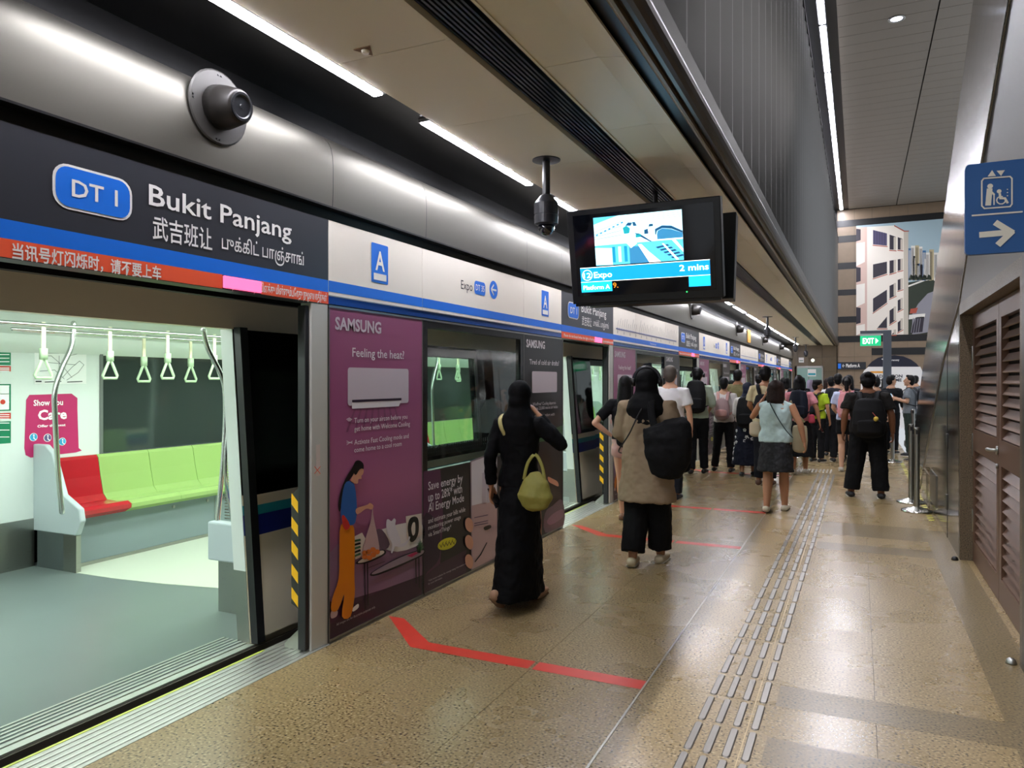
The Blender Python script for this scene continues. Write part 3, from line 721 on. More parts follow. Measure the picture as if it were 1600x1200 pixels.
for (v0, v1, c) in ((551, 570, 6), (572, 580, 7), (600, 643, 6), (645, 656, 7), (658, 695, 6)):
    a0, b0 = pl.ab(-20, v1); a1, b1 = pl.ab(17, v0); fface(m, [pl.p(a0, b0), pl.p(a1, b0), pl.p(a1, b1), pl.p(a0, b1)], c)
    for q in range(3): stroke(m, pl, [(-10, v0 + 3 + q * (v1 - v0) / 3.4), (14, v0 + 3 + q * (v1 - v0) / 3.4)], .006, 3)
a0, b0 = pl.ab(-20, 641); a1, b1 = pl.ab(14, 602); fface(m, [pl.p(a0, b0, .002), pl.p(a1, b0, .002), pl.p(a1, b1, .002), pl.p(a0, b1, .002)], 0); disc(m, pl, 4, 628, .02, 7, .004)
flat('emergency_notice', m, pm, train, 'green and red emergency notices')
# trackway behind
part('wall_trackside', MB().box(-6.9, -6.8, -8, 38, -1, 3.4), BLK)['kind'] = 'structure'
o = part('trackbed', MB().box(-6.9, -2.81, -8, 38, -1.2, -1.1), BLK); o['kind'] = 'structure'
part('platform_edge_face', MB().box(-2.83, -2.81, -6, 37, -1.1, -.012), C('#4a453c', .7))['kind'] = 'structure'
# ================================================================== PLATFORM SCREEN DOORS
XP = -2.83
SW = Plane('x', XP)
POST = C('#2b2b2d', .4, .3); HY = C('#f2b90c', .45); HB = C('#2a2926', .5)
RAILM = [C('#11151c', .25, .3), C('#1f4fa0', .22, .4), STEEL]
def pl_txt_door(m, k):
    a = 3.45 - 1.87
    # badge
    ca, cb = 1.975, 2.335
    m.quad([SW.p(x, y, .0025) for x, y in rrect(1.982, 2.318, .345, .178, .062)], 1)
    m.quad([SW.p(x, y, .004) for x, y in rrect(1.982, 2.318, .322, .158, .052)], 2)
    put_text(m, 'DT 1', SW, 1.885, 2.285, .067, .20, bold=.015, m=1, e=.0055)
    px_text(m, 'Bukit Panjang', SW, 232, 455, 319, 287, m=1, bold=.012, e=.003)
    px_text(m, '武吉班让', SW, 238, 331, 370, 342, m=1, bold=.01, e=.003)
    px_text(m, 'புக்கிட் பாஞ்சாங்', SW, 346, 474, 388, 368, m=1, bold=.01, e=.003)
ZB, ZR = 2.143, 2.072
for k in NK:
    dy = P5 * k; b = 3.45 + dy; a = b - (1.87 if k == 0 else 1.80)
    hd = thing('door_header', ['dark station name sign over the open screen door nearest the camera, with Chinese warning text', 'dark station name sign over the second screen door, below the hanging display', 'dark station name sign over the third screen door, just past the line map', 'dark station name sign over the fourth screen door from the camera', 'dark station name sign over the fifth screen door from the camera', 'dark station name sign over the sixth screen door from the camera', 'dark station name sign over the farthest screen door'][k], 'sign', (XP, a, 2), 'station name signs over the screen doors')
    part('sign_board', MB().box(XP - .10, XP, a + .003, b - .003, 2.0, 2.50), DARK, hd)
    part('blue_stripe', MB().box(XP, XP + .001, a + .003, b - .003, ZR, ZB), BLUE, hd)
    m = MB(); m.box(XP, XP + .002, a + .003, a + 1.07, 2.003, ZR).box(XP, XP + .002, a + 1.33, b - .003, 2.003, ZR); part('warning_strip', m, RED, hd)
    part('warning_light', MB().box(XP - .002, XP + .012, a + 1.075, a + 1.325, 2.008, 2.068), C('#ff5c8a', .4, emit=1.35, name='warning_lamp'), hd, bev=.004)
    m = MB(); pl_txt_door(m, 0)
    if k == 0: px_text(m, '当讯号灯闪烁时，请不要上车', SW, 18, 251, 402, 383, m=1, bold=.02, e=.004); px_text(m, 'தயவுசெய்து விளக்கு மின்னும்போது நுழையாதீர்கள்', SW, 362, 510, 449, 436, m=1, bold=.02, e=.004)
    else:
        n0 = len(m.v)
        put_text(m, 'Please do not board when the light is flashing', SW, a - dy + .04, 2.022, .03, 1.0, bold=.02, m=1, e=.004); put_text(m, 'Jangan naik apabila lampu berkelip', SW, a - dy + 1.35, 2.022, .03, .43, bold=.02, m=1, e=.004)
    m.v = [(x, y + dy + (0 if k == 0 else .02), z) for x, y, z in m.v]
    flat('lettering', m, [DARK, WHT, BLUE], hd)
    # steel post, dark leading post, hazard plate
    ps = thing('door_post', ['brushed steel post right of the open screen door nearest the camera', 'brushed steel post right of the second screen door', 'brushed steel post right of the third screen door', 'brushed steel post right of the fourth screen door', 'brushed steel post right of the fifth screen door', 'brushed steel post right of the sixth screen door', 'brushed steel post right of the farthest screen door'][k], 'post', (XP, b - .12, 0), 'steel posts of the screen doors')
    part('post_cover', MB().box(XP - .08, XP, b - .15, b - .004, 0, 2.0), PSTL, ps, bev=.006)
    part('sticker', MB().box(XP, XP + .001, b - .11, b - .075, 1.0, 1.18), C('#dccfc6', .5), ps)
    m = MB(); stroke(m, SW, [(491, 729), (500, 740)], .004, 0, .002); stroke(m, SW, [(500, 729), (491, 740)], .004, 0, .002); m.v = [(x, y + dy, z) for x, y, z in m.v]
    flat('sticker_cross', m, RED, ps)
    lf = thing('sliding_screen_door', ['black framed sliding door edge with yellow and black stripes, nearest the camera', 'black framed sliding door edge with yellow and black stripes, at the second doorway', 'sliding screen door edge with hazard stripes at the third doorway', 'sliding screen door edge with hazard stripes at the fourth doorway', 'sliding screen door edge with hazard stripes at the fifth doorway', 'sliding screen door edge with hazard stripes at the sixth doorway', 'sliding screen door edge with hazard stripes at the farthest doorway'][k], 'door', (XP - .1, b - .2, 0), 'sliding screen doors')
    part('leading_edge', MB().box(XP - .07, XP - .012, b - .185, b - .152, .012, 1.98), POST, lf, bev=.006)
    part('glass_pane', MB().box(XP - .095, XP - .08, b - .15, b + (.8 if k < 6 else .02), .03, 1.99), DG, lf)
    part('hazard_plate', MB().prism([(XP - .07, b - .175, .24), (XP - .125, b - .175, .27), (XP - .125, b - .175, .89), (XP - .07, b - .175, .94)], (0, .02, 0)), HB, lf)
    m = MB()
    for q in range(5):
        z = .30 + q * .135; m.quad([(XP - .122, b - .177, z), (XP - .072, b - .177, z - .05), (XP - .072, b - .177, z + .015), (XP - .122, b - .177, z + .065)])
    flat('yellow_stripe', m, HY, lf)
    part('foot_wedge', MB().prism([(XP - .07, b - .17, .005), (XP - .18, b - .17, .005), (XP - .18, b - .17, .03), (XP - .07, b - .17, .13)], (0, .03, 0)), STEEL, lf)
    # threshold
    th = thing('threshold', ['ribbed metal threshold plate at the nearest open doorway', 'ribbed metal threshold plate at the second doorway', 'ribbed metal threshold plate at the third doorway', 'ribbed metal threshold plate at the fourth doorway', 'ribbed metal threshold plate at the fifth doorway', 'ribbed metal threshold plate at the sixth doorway', 'ribbed metal threshold plate at the farthest doorway'][k], 'threshold', (-2.96, a, 0), 'metal thresholds at the platform edge')
    part('plate', MB().box(-3.10, -2.812, a - (.35 if k == 0 else 0), b - .01, -.03, .001), C('#b9bab2', .45, .6, bump=.1, bscale=400), th)
    m = MB()
    for q in range(6): m.box(-3.06 + q * .041, -3.045 + q * .041, a - (.35 if k == 0 else 0), b - .01, .001, .004)
    part('rib', m, C('#d8d8d2', .3, .8), th)
    part('edge_strip', MB().box(-3.098, -3.083, a - (.35 if k == 0 else 0), b - .25, .001, .003), C('#c8d25a', .4), th, label='yellow green edge strip')
# header panels between doors
for k in range(-1, 7):
    dy = P5 * k; s0 = 3.45 + dy
    if k == 6: break
    wd = ['', 'nearest', 'second', 'third', 'fourth', 'fifth', 'sixth'][k + 1] or 'first'
    lab = {-1: 'cream sign panel beside the camera, outside the view', 0: 'cream direction sign panel with platform letter A and arrow to Expo, nearest the camera', 1: 'cream line map panel over the screen wall after the second door', 2: 'cream direction sign panel after the third screen door', 3: 'cream line map panel after the fourth screen door', 4: 'cream direction sign panel after the fifth screen door', 5: 'cream line map panel after the sixth screen door'}[k]
    if k == -1: continue
    t = thing('direction_sign' if k % 2 == 0 else 'line_map_sign', lab, 'sign', (XP, s0, 2))
    for a, b in ((s0, s0 + 1.03), (s0 + 1.03, s0 + 2.79), (s0 + 2.79, s0 + 3.75)):
        part('sign_board', MB().box(XP - .1, XP, a + .002, b - .002, 2.055, 2.50), CREAM, t)
        part('blue_stripe', MB().box(XP, XP + .001, a + .002, b - .002, 2.078, ZB), BLUE, t)
    m = MB(); m.box(XP - .09, XP - .004, s0, s0 + 3.75, 2.055, 2.072, 0).box(XP - .09, XP + .001, s0, s0 + 3.75, 2.005, 2.052, 1).box(XP - .09, XP + .006, s0, s0 + 3.75, 2.050, 2.056, 2).box(XP - .09, XP + .004, s0, s0 + 3.75, 1.985, 1.998, 2)
    part('rail', m, RAILM, t)
    m = MB()
    if k % 2 == 0:
        for (u0, u1, vt, vb) in ((580, 606, 378, 440), (846, 857, 453, 493)):
            a0, b1 = SW.ab(u0, vt); a1, _ = SW.ab(u1, vt); b0 = SW.ab(u0, vb)[1]
            w = a1 - a0; h = b1 - b0
            m.quad([SW.p(x, y, .002) for x, y in rrect((a0 + a1) / 2, (b0 + b1) / 2, w, h, .01)], 2)
            fface(m, [SW.p(a0 + .12 * w, b0 + .07 * h, .004), SW.p(a1 - .12 * w, b0 + .07 * h, .004), SW.p(a1 - .12 * w, b0 + .24 * h, .004), SW.p(a0 + .12 * w, b0 + .24 * h, .004)], 1)
            put_text(m, 'A', SW, a0 + .22 * w, b0 + .33 * h, .48 * h, .56 * w, bold=.02, m=1, e=.004)
        px_text(m, 'Expo', SW, 720, 738, 451, 437, m=0, e=.002)
        a0, b1 = SW.ab(741, 438); a1, _ = SW.ab(758, 438); b0 = SW.ab(741, 459)[1]
        m.quad([SW.p(x, y, .002) for x, y in rrect((a0 + a1) / 2, (b0 + b1) / 2, a1 - a0, b1 - b0, .03)], 2)
        put_text(m, 'DT 35', SW, a0 + .02, b0 + .032, .05, a1 - a0 - .04, bold=.01, m=1, e=.004)
        a, bb = SW.ab(771, 453); r = .078
        m.quad([SW.p(a + r * math.cos(q / 24 * 6.2832), bb + r * math.sin(q / 24 * 6.2832), .002) for q in range(24)], 2)
        for (p0, p1) in (((.05, 0), (-.045, 0)), ((-.05, 0), (0, .045)), ((-.05, 0), (0, -.045))):
            l = math.hypot(p1[0] - p0[0], p1[1] - p0[1]); nx = -(p1[1] - p0[1]) / l * .008; ny = (p1[0] - p0[0]) / l * .008
            m.quad([SW.p(a + p0[0] - nx, bb + p0[1] - ny, .004), SW.p(a + p1[0] - nx, bb + p1[1] - ny, .004), SW.p(a + p1[0] + nx, bb + p1[1] + ny, .004), SW.p(a + p0[0] + nx, bb + p0[1] + ny, .004)], 1)
    else:
        y0 = 3.45 + .12; zl = 2.225
        m.box(XP, XP + .002, y0, y0 + 3.45, zl - .006, zl + .006, 3)
        random.seed(3)
        for q in range(36):
            yq = y0 + .06 + q * .096
            if q in (10, 27): continue
            m.quad([SW.p(yq + .018 * math.cos(j / 8 * 6.28), zl + .018 * math.sin(j / 8 * 6.28), .0035) for j in range(8)], 3)
            m.quad([SW.p(yq + .009 * math.cos(j / 8 * 6.28), zl + .009 * math.sin(j / 8 * 6.28), .0045) for j in range(8)], 1)
            hgt = random.uniform(.06, .16) if q not in (35,) else .2
            p = [(yq - .003, zl + .03), (yq + .003, zl + .03), (yq + hgt * .5 + .004, zl + .03 + hgt), (yq + hgt * .5 - .004, zl + .03 + hgt)]
            m.quad([SW.p(a, b_, .002) for a, b_ in p], 4)
            if q % 3 == 0: fface(m, [SW.p(yq - .008, zl - .06, .002), SW.p(yq + .008, zl - .06, .002), SW.p(yq + .008, zl - .025, .002), SW.p(yq - .008, zl - .025, .002)], 4)
        put_text(m, 'Downtown Line', SW, y0 + 1.7, 2.095, .028, .35, bold=.01, m=1, e=.004)
    m.v = [(x, y + dy, z) for x, y, z in m.v]
    flat('lettering', m, [C('#1d1d20', .5), WHT, BLUE, C('#3b4f9a', .4), C('#6f6c70', .5)], t)
# advertisement panels and windows
AM = [C(h, .30) for h in ('#7c3f62', '#5a2c4d', '#2c1830', '#e9e3e6', '#cfc4cc', '#2f62a8', '#e38414', '#dfa383', '#1c1416', '#c8322c', '#c9a9a6', '#a08d96', '#0d0c0f', '#8f6b86', '#f0e9e2', '#e37b35', '#16161a', '#e6dd2c', '#8a4f72', '#3d2138', '#6b5566', '#e7d9c9', '#3c6b43', '#c0305c', '#12b07a', '#1d2326')]
SWp = SW
def AD(m, c, pts, e, curve=0):
    if curve: pts = cat(pts, curve)
    m.quad([SW.px(500 + x / 3.3325, 640 + y / 3.3325, .0012 * e) for x, y in pts], c)
def ad_purple():
    m = MB(); y0, y1 = 3.45, 4.48
    n = 14
    for i in range(n):   # printed vertical colour fade, as columns of the print
        pass
    # ceiling unit
    a = [SW.ab(u, v) for u, v in ((543, 574), (638, 576), (638, 628), (543, 634))]
    am, bm2_ = a[0][0], a[2][0]
    m.quad([SW.p(x, y, .002) for x, y in rrect((am + bm2_) / 2, (a[0][1] + a[3][1]) / 2, bm2_ - am, a[0][1] - a[3][1], .02)], 4)
    fface(m, [SW.p(am + .04, a[3][1] + .02, .004), SW.p(bm2_ - .09, a[3][1] + .02, .004), SW.p(bm2_ - .09, a[3][1] + .035, .004), SW.p(am + .04, a[3][1] + .035, .004)], 2)
    fface(m, [SW.p(am + .04, a[3][1] - .02, .003), SW.p(bm2_ - .12, a[3][1] - .02, .003), SW.p(bm2_ - .09, a[3][1] + .02, .003), SW.p(am + .04, a[3][1] + .02, .003)], 3)
    for q in range(8):
        x = am + .06 + q * .062; d = (q - 4) * .02
        m.quad([SW.p(x + d, a[3][1] - .16, .002), SW.p(x + .022 + d, a[3][1] - .16, .002), SW.p(x + .02, a[3][1] - .025, .002), SW.p(x, a[3][1] - .025, .002)], 18)
    px_text(m, 'SAMSUNG', SW, 523, 595, 514, 495, m=4, bold=.03, e=.003)
    px_text(m, 'Feeling the heat?', SW, 550, 631, 557, 543, m=3, bold=.008, e=.003)
    px_text(m, 'Turn on your aircon before you', SW, 553, 636, 661, 653, m=3, bold=.005, e=.003)
    px_text(m, 'get home with Welcome Cooling', SW, 553, 640, 674, 666, m=3, bold=.005, e=.003)
    px_text(m, 'Activate Fast Cooling mode and', SW, 553, 638, 695, 687, m=3, bold=.005, e=.003)
    px_text(m, 'come home to a cool room', SW, 553, 627, 707, 699, m=3, bold=.005, e=.003)
    px_text(m, 'All images are for illustrative purposes only.', SW, 525, 586, 978, 974, m=4, e=.003)
    for r in (6, 4, 2): stroke(m, SW, [(545 - r * .7, 659 - r * .6), (545, 659 - r), (545 + r * .7, 659 - r * .6)], .004, 3, .003)
    for q in range(3): stroke(m, SW, [(541, 690 + q * 3 - 1), (550, 693 - q * 2)], .003, 3, .003)
    # sofa wall light, floor
    AD(m, 19, [(45, 1130), (180, 1010), (535, 840), (535, 975), (45, 1200)], 1)
    AD(m, 13, [(50, 745), (90, 700), (190, 690), (330, 640), (440, 590), (535, 570), (535, 860), (330, 935), (150, 990), (50, 1000)], 2, 0)
    AD(m, 14, [(280, 640), (330, 620), (440, 590), (530, 600), (530, 690), (400, 740), (290, 700)], 3, 3)
    AD(m, 20, [(280, 640), (320, 625), (360, 700), (320, 730)], 4, 3)
    AD(m, 21, [(443, 555), (525, 540), (528, 650), (450, 690)], 5, 0)
    AD(m, 12, cat([(452, 620), (462, 570), (490, 556), (508, 575), (508, 640), (490, 680), (465, 685)], 4), 6)
    AD(m, 21, cat([(470, 620), (478, 590), (490, 590), (490, 640), (478, 655)], 4), 7)
    AD(m, 21, [(165, 665), (215, 640), (250, 700), (205, 770), (180, 780)], 5, 0)
    for q in range(5): AD(m, 12 if q % 2 else 22, [(168, 680 + q * 20), (205, 672 + q * 18), (208, 682 + q * 18), (170, 690 + q * 20)], 6)
    # tables
    AD(m, 12, cat([(180, 800), (240, 755), (310, 730), (338, 735), (325, 760), (240, 798)], 4), 7); AD(m, 21, cat([(190, 795), (245, 757), (308, 734), (328, 738), (315, 755), (238, 790)], 4), 8)
    AD(m, 12, cat([(260, 850), (400, 770), (520, 728), (543, 738), (500, 775), (300, 860)], 4), 7); AD(m, 11, cat([(270, 845), (405, 772), (515, 733), (535, 740), (495, 768), (300, 850)], 4), 8)
    for x0, y0_, x1, y1_ in ((225, 800, 228, 1040), (240, 800, 243, 1020), (492, 775, 494, 905), (508, 770, 510, 925), (532, 750, 535, 965), (240, 825, 330, 790)): AD(m, 12, [(x0, y0_), (x0 + 5, y0_), (x1 + 5, y1_), (x1, y1_)], 6)
    # string bag with oranges, cat, plant, book
    AD(m, 10, cat([(268, 510), (272, 560), (300, 700), (290, 750), (215, 775), (215, 720), (255, 590), (262, 540)], 3), 9)
    for x, y in ((225, 765), (250, 770), (270, 755), (290, 740), (245, 740), (268, 728), (225, 745)): AD(m, 15, [(x + 15 * math.cos(q), y + 14 * math.sin(q)) for q in (0, .8, 1.6, 2.4, 3.2, 4, 4.8, 5.6)], 10)
    AD(m, 3, cat([(340, 575), (350, 570), (365, 580), (378, 565), (388, 575), (385, 600), (398, 640), (412, 680), (410, 715), (385, 712), (370, 745), (362, 740), (368, 700), (345, 650), (338, 610)], 3), 9)
    AD(m, 3, cat([(410, 700), (440, 690), (458, 660), (462, 670), (440, 705), (412, 715)], 3), 9)
    AD(m, 23, [(445, 760), (490, 740), (508, 745), (470, 768)], 9)
    for q in range(9): AD(m, 22, [(508, 740), (512 + (q - 4) * 5, 670 + abs(q - 4) * 10), (515 + (q - 4) * 5, 675 + abs(q - 4) * 10), (512, 742)], 10)
    AD(m, 12, [(495, 715), (520, 712), (518, 745), (500, 747)], 9)
    # woman in the print
    AD(m, 6, cat([(100, 600), (160, 598), (172, 680), (170, 860), (172, 960), (150, 1075), (105, 1075), (118, 960), (85, 1040), (50, 1045), (55, 980), (88, 880), (92, 740)], 3), 11)
    AD(m, 14, cat([(160, 1035), (190, 1010), (192, 1030), (165, 1050)], 3), 10); AD(m, 10, cat([(50, 1050), (82, 1045), (78, 1075), (50, 1085)], 3), 10)
    AD(m, 8, cat([(160, 300), (175, 270), (195, 264), (216, 280), (217, 310), (190, 320), (160, 345), (135, 385), (118, 440), (95, 530), (85, 500), (95, 440), (118, 370)], 3), 11)
    AD(m, 7, cat([(178, 305), (200, 305), (218, 312), (214, 335), (206, 345), (206, 360), (190, 362), (185, 385), (150, 375), (165, 335)], 3), 12)
    AD(m, 8, cat([(160, 310), (185, 275), (205, 272), (218, 300), (195, 312), (175, 340)], 3), 13)
    AD(m, 5, cat([(118, 390), (150, 372), (172, 400), (182, 500), (178, 570), (160, 600), (105, 590), (100, 500)], 3), 12)
    AD(m, 7, cat([(178, 515), (235, 495), (250, 485), (268, 500), (258, 520), (230, 515), (185, 545)], 3), 13)
    AD(m, 9, cat([(102, 560), (115, 550), (145, 600), (130, 625), (112, 612)], 3), 13)
    return m
def ad_lower():      # the print under the window
    m = MB()
    bx = [SW.px(660.5, v, .001) for v in (0,)]
    a0 = 4.48; a1 = 6.24
    fface(m, [SW.p(a0, .02, .001), SW.p(a1, .02, .001), SW.p(a1, .895, .001), SW.p(a0, .895, .001)], 16)
    AD(m, 1, [(537, 322), (625, 310), (640, 560), (625, 800), (537, 960)], 2); 
    AD(m, 19, [(537, 870), (625, 800), (760, 730), (760, 850), (537, 965)], 3)
    AD(m, 2, cat([(537, 560), (590, 560), (620, 620), (620, 770), (560, 840), (537, 850)], 3), 3)
    px_text(m, 'Save energy by', SW, 668, 722, 766, 753, m=3, bold=.01, e=.006); px_text(m, 'up to 28%* with', SW, 668, 721, 784, 770, m=3, bold=.01, e=.006); px_text(m, 'AI Energy Mode', SW, 668, 724, 800, 787, m=3, bold=.01, e=.006)
    px_text(m, 'and estimate your bills while', SW, 668, 726, 818, 810, m=3, bold=.005, e=.006); px_text(m, 'monitoring power usage', SW, 668, 719, 828, 821, m=3, bold=.005, e=.006); px_text(m, 'via SmartThings*', SW, 668, 704, 839, 832, m=3, bold=.005, e=.006)
    px_text(m, '*Visit www website for energy rating information and', SW, 668, 728, 909, 906, m=4, e=.006); px_text(m, 'for more information.', SW, 668, 690, 914, 911, m=4, e=.006)
    q0 = SW.ab(683, 859); q1 = SW.ab(712, 842)
    m.quad([SW.px(697.5 + 14.5 * x, 849.5 + (9 * y) - 4 * x, .005) for x, y in rrect(0, 0, 2, 2, .98, 6)], 17)
    for q in range(5): stroke(m, SW, [(686 + q * 5, 851 - 1.3 * q), (688 + q * 5, 855 - 1.3 * q), (691 + q * 5, 847 - 1.3 * q)], .006, 12, .007)
    # phone in a hand
    AD(m, 11, [(780, 268), (920, 215), (920, 775), (785, 840)], 4); AD(m, 3, [(785, 273), (918, 223), (918, 765), (790, 830)], 5)
    AD(m, 10, [(785, 500), (918, 470), (918, 765), (790, 830)], 6)
    for q, (x, w_) in enumerate(((840, 20), (862, 20), (884, 18))): AD(m, 4, [(x, 330 + q * 20), (x + w_, 325 + q * 20), (x + w_, 480), (x, 490)], 7)
    AD(m, 12, cat([(848, 612), (880, 600), (885, 615), (855, 628)], 3), 8)
    AD(m, 12, [(800, 790), (830, 750), (862, 690), (866, 692), (834, 755), (803, 795)], 8)
    for y in (560, 590, 602): AD(m, 20, [(798, y), (870, y - 15), (870, y - 10), (798, y + 5)], 8)
    for y in (600, 690, 790): AD(m, 7, cat([(750, y - 20), (765, y - 38), (785, y - 25), (792, y + 10), (780, y + 38), (755, y + 20)], 4), 9)
    return m
def ad_black():
    m = MB()
    a = [SW.ab(u, v) for u, v in ((831, 580), (870, 582), (831, 614))]
    m.quad([SW.p(x, y, .002) for x, y in rrect((a[0][0] + a[1][0]) / 2, (a[0][1] + a[2][1]) / 2, a[1][0] - a[0][0], a[0][1] - a[2][1], .02)], 4)
    px_text(m, 'SAMSUNG', SW, 822, 851, 542, 530, m=3, bold=.03, e=.003); px_text(m, 'Tired of cold air drafts?', SW, 827, 873, 569, 561, m=3, bold=.01, e=.003)
    px_text(m, 'WindFree* Cooling disperses', SW, 832, 868, 634, 629, m=3, e=.003); px_text(m, 'air via 23,000 micro air holes', SW, 832, 871, 641, 636, m=3, e=.003); px_text(m, 'for gentle comfort with', SW, 832, 866, 653, 648, m=3, e=.003)
    q = [SW.ab(819, 700)[1], SW.ab(819, 740)[1]]
    fface(m, [SW.p(6.26, .95, .0015), SW.p(7.23, .95, .0015), SW.p(7.23, 1.08, .0015), SW.p(6.26, 1.0, .0015)], 22)
    AD(m, 20, cat([(1170, 540), (1210, 500), (1260, 470), (1268, 600), (1172, 640)], 3), 2); AD(m, 13, cat([(1180, 580), (1215, 540), (1262, 520), (1262, 560), (1200, 600)], 3), 3)
    AD(m, 7, cat([(1185, 350), (1210, 360), (1235, 375), (1240, 400), (1215, 390), (1190, 375)], 3), 3)
    return m
MEP = None
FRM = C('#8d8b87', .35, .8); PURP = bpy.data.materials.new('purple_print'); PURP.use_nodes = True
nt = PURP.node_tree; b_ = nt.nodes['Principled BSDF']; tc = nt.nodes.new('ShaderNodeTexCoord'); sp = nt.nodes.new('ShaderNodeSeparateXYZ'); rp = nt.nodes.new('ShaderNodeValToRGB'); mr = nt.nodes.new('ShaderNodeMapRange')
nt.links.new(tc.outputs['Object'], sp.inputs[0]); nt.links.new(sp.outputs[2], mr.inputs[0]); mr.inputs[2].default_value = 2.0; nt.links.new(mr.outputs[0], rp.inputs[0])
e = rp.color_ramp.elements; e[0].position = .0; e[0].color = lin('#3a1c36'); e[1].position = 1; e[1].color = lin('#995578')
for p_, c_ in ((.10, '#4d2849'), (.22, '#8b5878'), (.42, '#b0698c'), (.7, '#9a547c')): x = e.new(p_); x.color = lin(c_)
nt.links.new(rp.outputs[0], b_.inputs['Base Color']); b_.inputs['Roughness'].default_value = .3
def lbl(base, k): return base + [' nearest the camera', ', second in the row', ', third in the row', ', fourth in the row', ', fifth in the row', ', farthest in the row'][k]
t0 = None; roots = []
t = thing('advertisement_panel', lbl('purple air conditioner advertisement panel with a woman in orange trousers', 0), 'advertisement', (XP, 3.45, 0), 'purple advertisement panels')
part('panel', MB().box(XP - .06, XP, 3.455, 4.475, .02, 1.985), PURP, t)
flat('print', ad_purple(), AM, t)
part('bottom_trim', MB().box(XP - .04, XP + .006, 3.455, 4.475, 0, .02), STEEL, t); part('side_trim', MB().box(XP - .01, XP + .004, 3.452, 3.458, 0, 1.98), FRM, t); part('side_trim', MB().box(XP - .01, XP + .004, 4.474, 4.479, 0, 1.98), FRM, t)
roots.append((t, 'purple air conditioner advertisement panel'))
t = thing('screen_window', lbl('black framed platform screen window with a phone print below', 0), 'window', (XP, 4.48, 0), 'screen windows')
m = MB(); m.box(XP - .05, XP, 4.482, 4.55, .895, 1.985).box(XP - .05, XP, 6.17, 6.238, .895, 1.985).box(XP - .05, XP, 4.55, 6.17, 1.935, 1.985); part('frame', m, C('#0c0c0e', .25), t)
part('glass_pane', MB().box(XP - .02, XP - .008, 4.55, 6.17, .895, 1.935), glass('screen_glass', '#f0f5f3'), t)
m = MB()
for q in range(44): m.box(XP - .0075, XP - .007, 4.57 + q * .036, 4.578 + q * .036, 1.045, 1.075); m.box(XP - .0075, XP - .007, 4.575 + q * .036, 4.583 + q * .036, 1.02, 1.028)
part('frit_dots', m, C('#20302c', .5), t, kind='stuff')
part('lower_panel', MB().box(XP - .05, XP, 4.482, 6.238, .02, .895), C('#19151d', .3), t); flat('print', ad_lower(), AM, t)
part('bottom_trim', MB().box(XP - .04, XP + .006, 4.482, 6.238, 0, .02), STEEL, t); part('side_trim', MB().box(XP - .01, XP + .004, 6.236, 6.242, 0, 1.99), FRM, t)
roots.append((t, 'black framed platform screen window with a phone print below'))
t = thing('advertisement_panel', lbl('black air conditioner advertisement panel', 0), 'advertisement', (XP, 6.24, 0), 'black advertisement panels')
part('panel', MB().box(XP - .06, XP, 6.245, 7.235, .02, 1.985), C('#151417', .3), t); flat('print', ad_black(), AM, t)
part('bottom_trim', MB().box(XP - .04, XP + .006, 6.245, 7.235, 0, .02), STEEL, t); part('side_trim', MB().box(XP - .01, XP + .004, 7.235, 7.243, 0, 1.99), FRM, t)
roots.append((t, 'black air conditioner advertisement panel'))
for k in range(1, 6):
    for r, base in roots: copy_tree(r, (0, P5 * k, 0), None, lbl(base, k))
# ================================================================== SPEAKERS, CAMERAS
def speaker(y, lab):
    c = (-2.785, y, 2.865)
    t = thing('wall_speaker', lab, 'speaker', c, 'cone speakers on the metal cladding')
    part('mounting_plate', MB().lathe([(.0, .0), (.178, .0), (.178, .008), (.17, .012)], (c[0] - .01, y, c[2]), (1, 0, 0), 36), C('#3d3b38', .45, .3), t, smooth=False)
    part('housing', MB().lathe([(.105, .0), (.100, .05), (.080, .135), (.072, .145)], c, (1, 0, -.12), 32), C('#2e2b28', .4, .3), t, smooth=True)
    d = Vector((1, 0, -.12)).normalized() * .146 + Vector(c)
    part('end_cap', MB().lathe([(.066, 0), (.066, .006), (.055, .006), (.05, .001), (.012, .001), (.010, .004)], d, (1, 0, -.12), 28), C('#1b1d22', .35), t)
    m = MB()
    for q in (1.5, 1.62, 3.05, 3.15, 4.6, 4.72, 6.2, 6.3): m.lathe([(.005, 0), (.004, .004)], (c[0] + .002, y + .155 * math.cos(q), c[2] + .155 * math.sin(q)), (1, 0, 0), 8)
    part('screws', m, BLK, t, kind='stuff')
for k, lb in ((0, 'dark cone speaker on the metal cladding above the nearest door sign'), (1, 'dark cone speaker on the cladding behind the hanging display'), (2, 'dark cone speaker on the cladding above the third door sign'), (3, 'dark cone speaker on the cladding above the fourth door sign'), (4, 'dark cone speaker on the cladding above the fifth door sign'), (5, 'dark cone speaker on the cladding, farthest in the row')): speaker(2.59 + P5 * k, lb)
def dome(x, y, lab, s=1.):
    t = thing('dome_camera', lab, 'camera', (x, y, 3.2), 'dome cameras hanging from the low ceiling')
    K = C('#1b1a1a', .35)
    part('ceiling_plate', MB().lathe([(.105 * s, 0), (.105 * s, -.008), (.05 * s, -.014)], (x, y, 3.2), n=30), K, t)
    part('stem', MB().tube([(x, y, 3.19), (x, y, 2.93)], .029, 14, caps='flat'), K, t, smooth=False)
    part('housing', MB().lathe([(.03, .03), (.045, .02), (.085, -.03), (.09, -.04), (.09, -.12), (.086, -.122), (.086, -.128), (.09, -.13), (.088, -.19), (.066, -.20)], (x, y, 2.91), n=32), C('#26262a', .35), t, smooth=False)
    part('dome', MB().lathe([(.062, 0), (.060, -.03), (.05, -.055), (.03, -.072), (.0, -.078)], (x, y, 2.71), n=28), C('#15151b', .04, spec=1.), t, smooth=True)
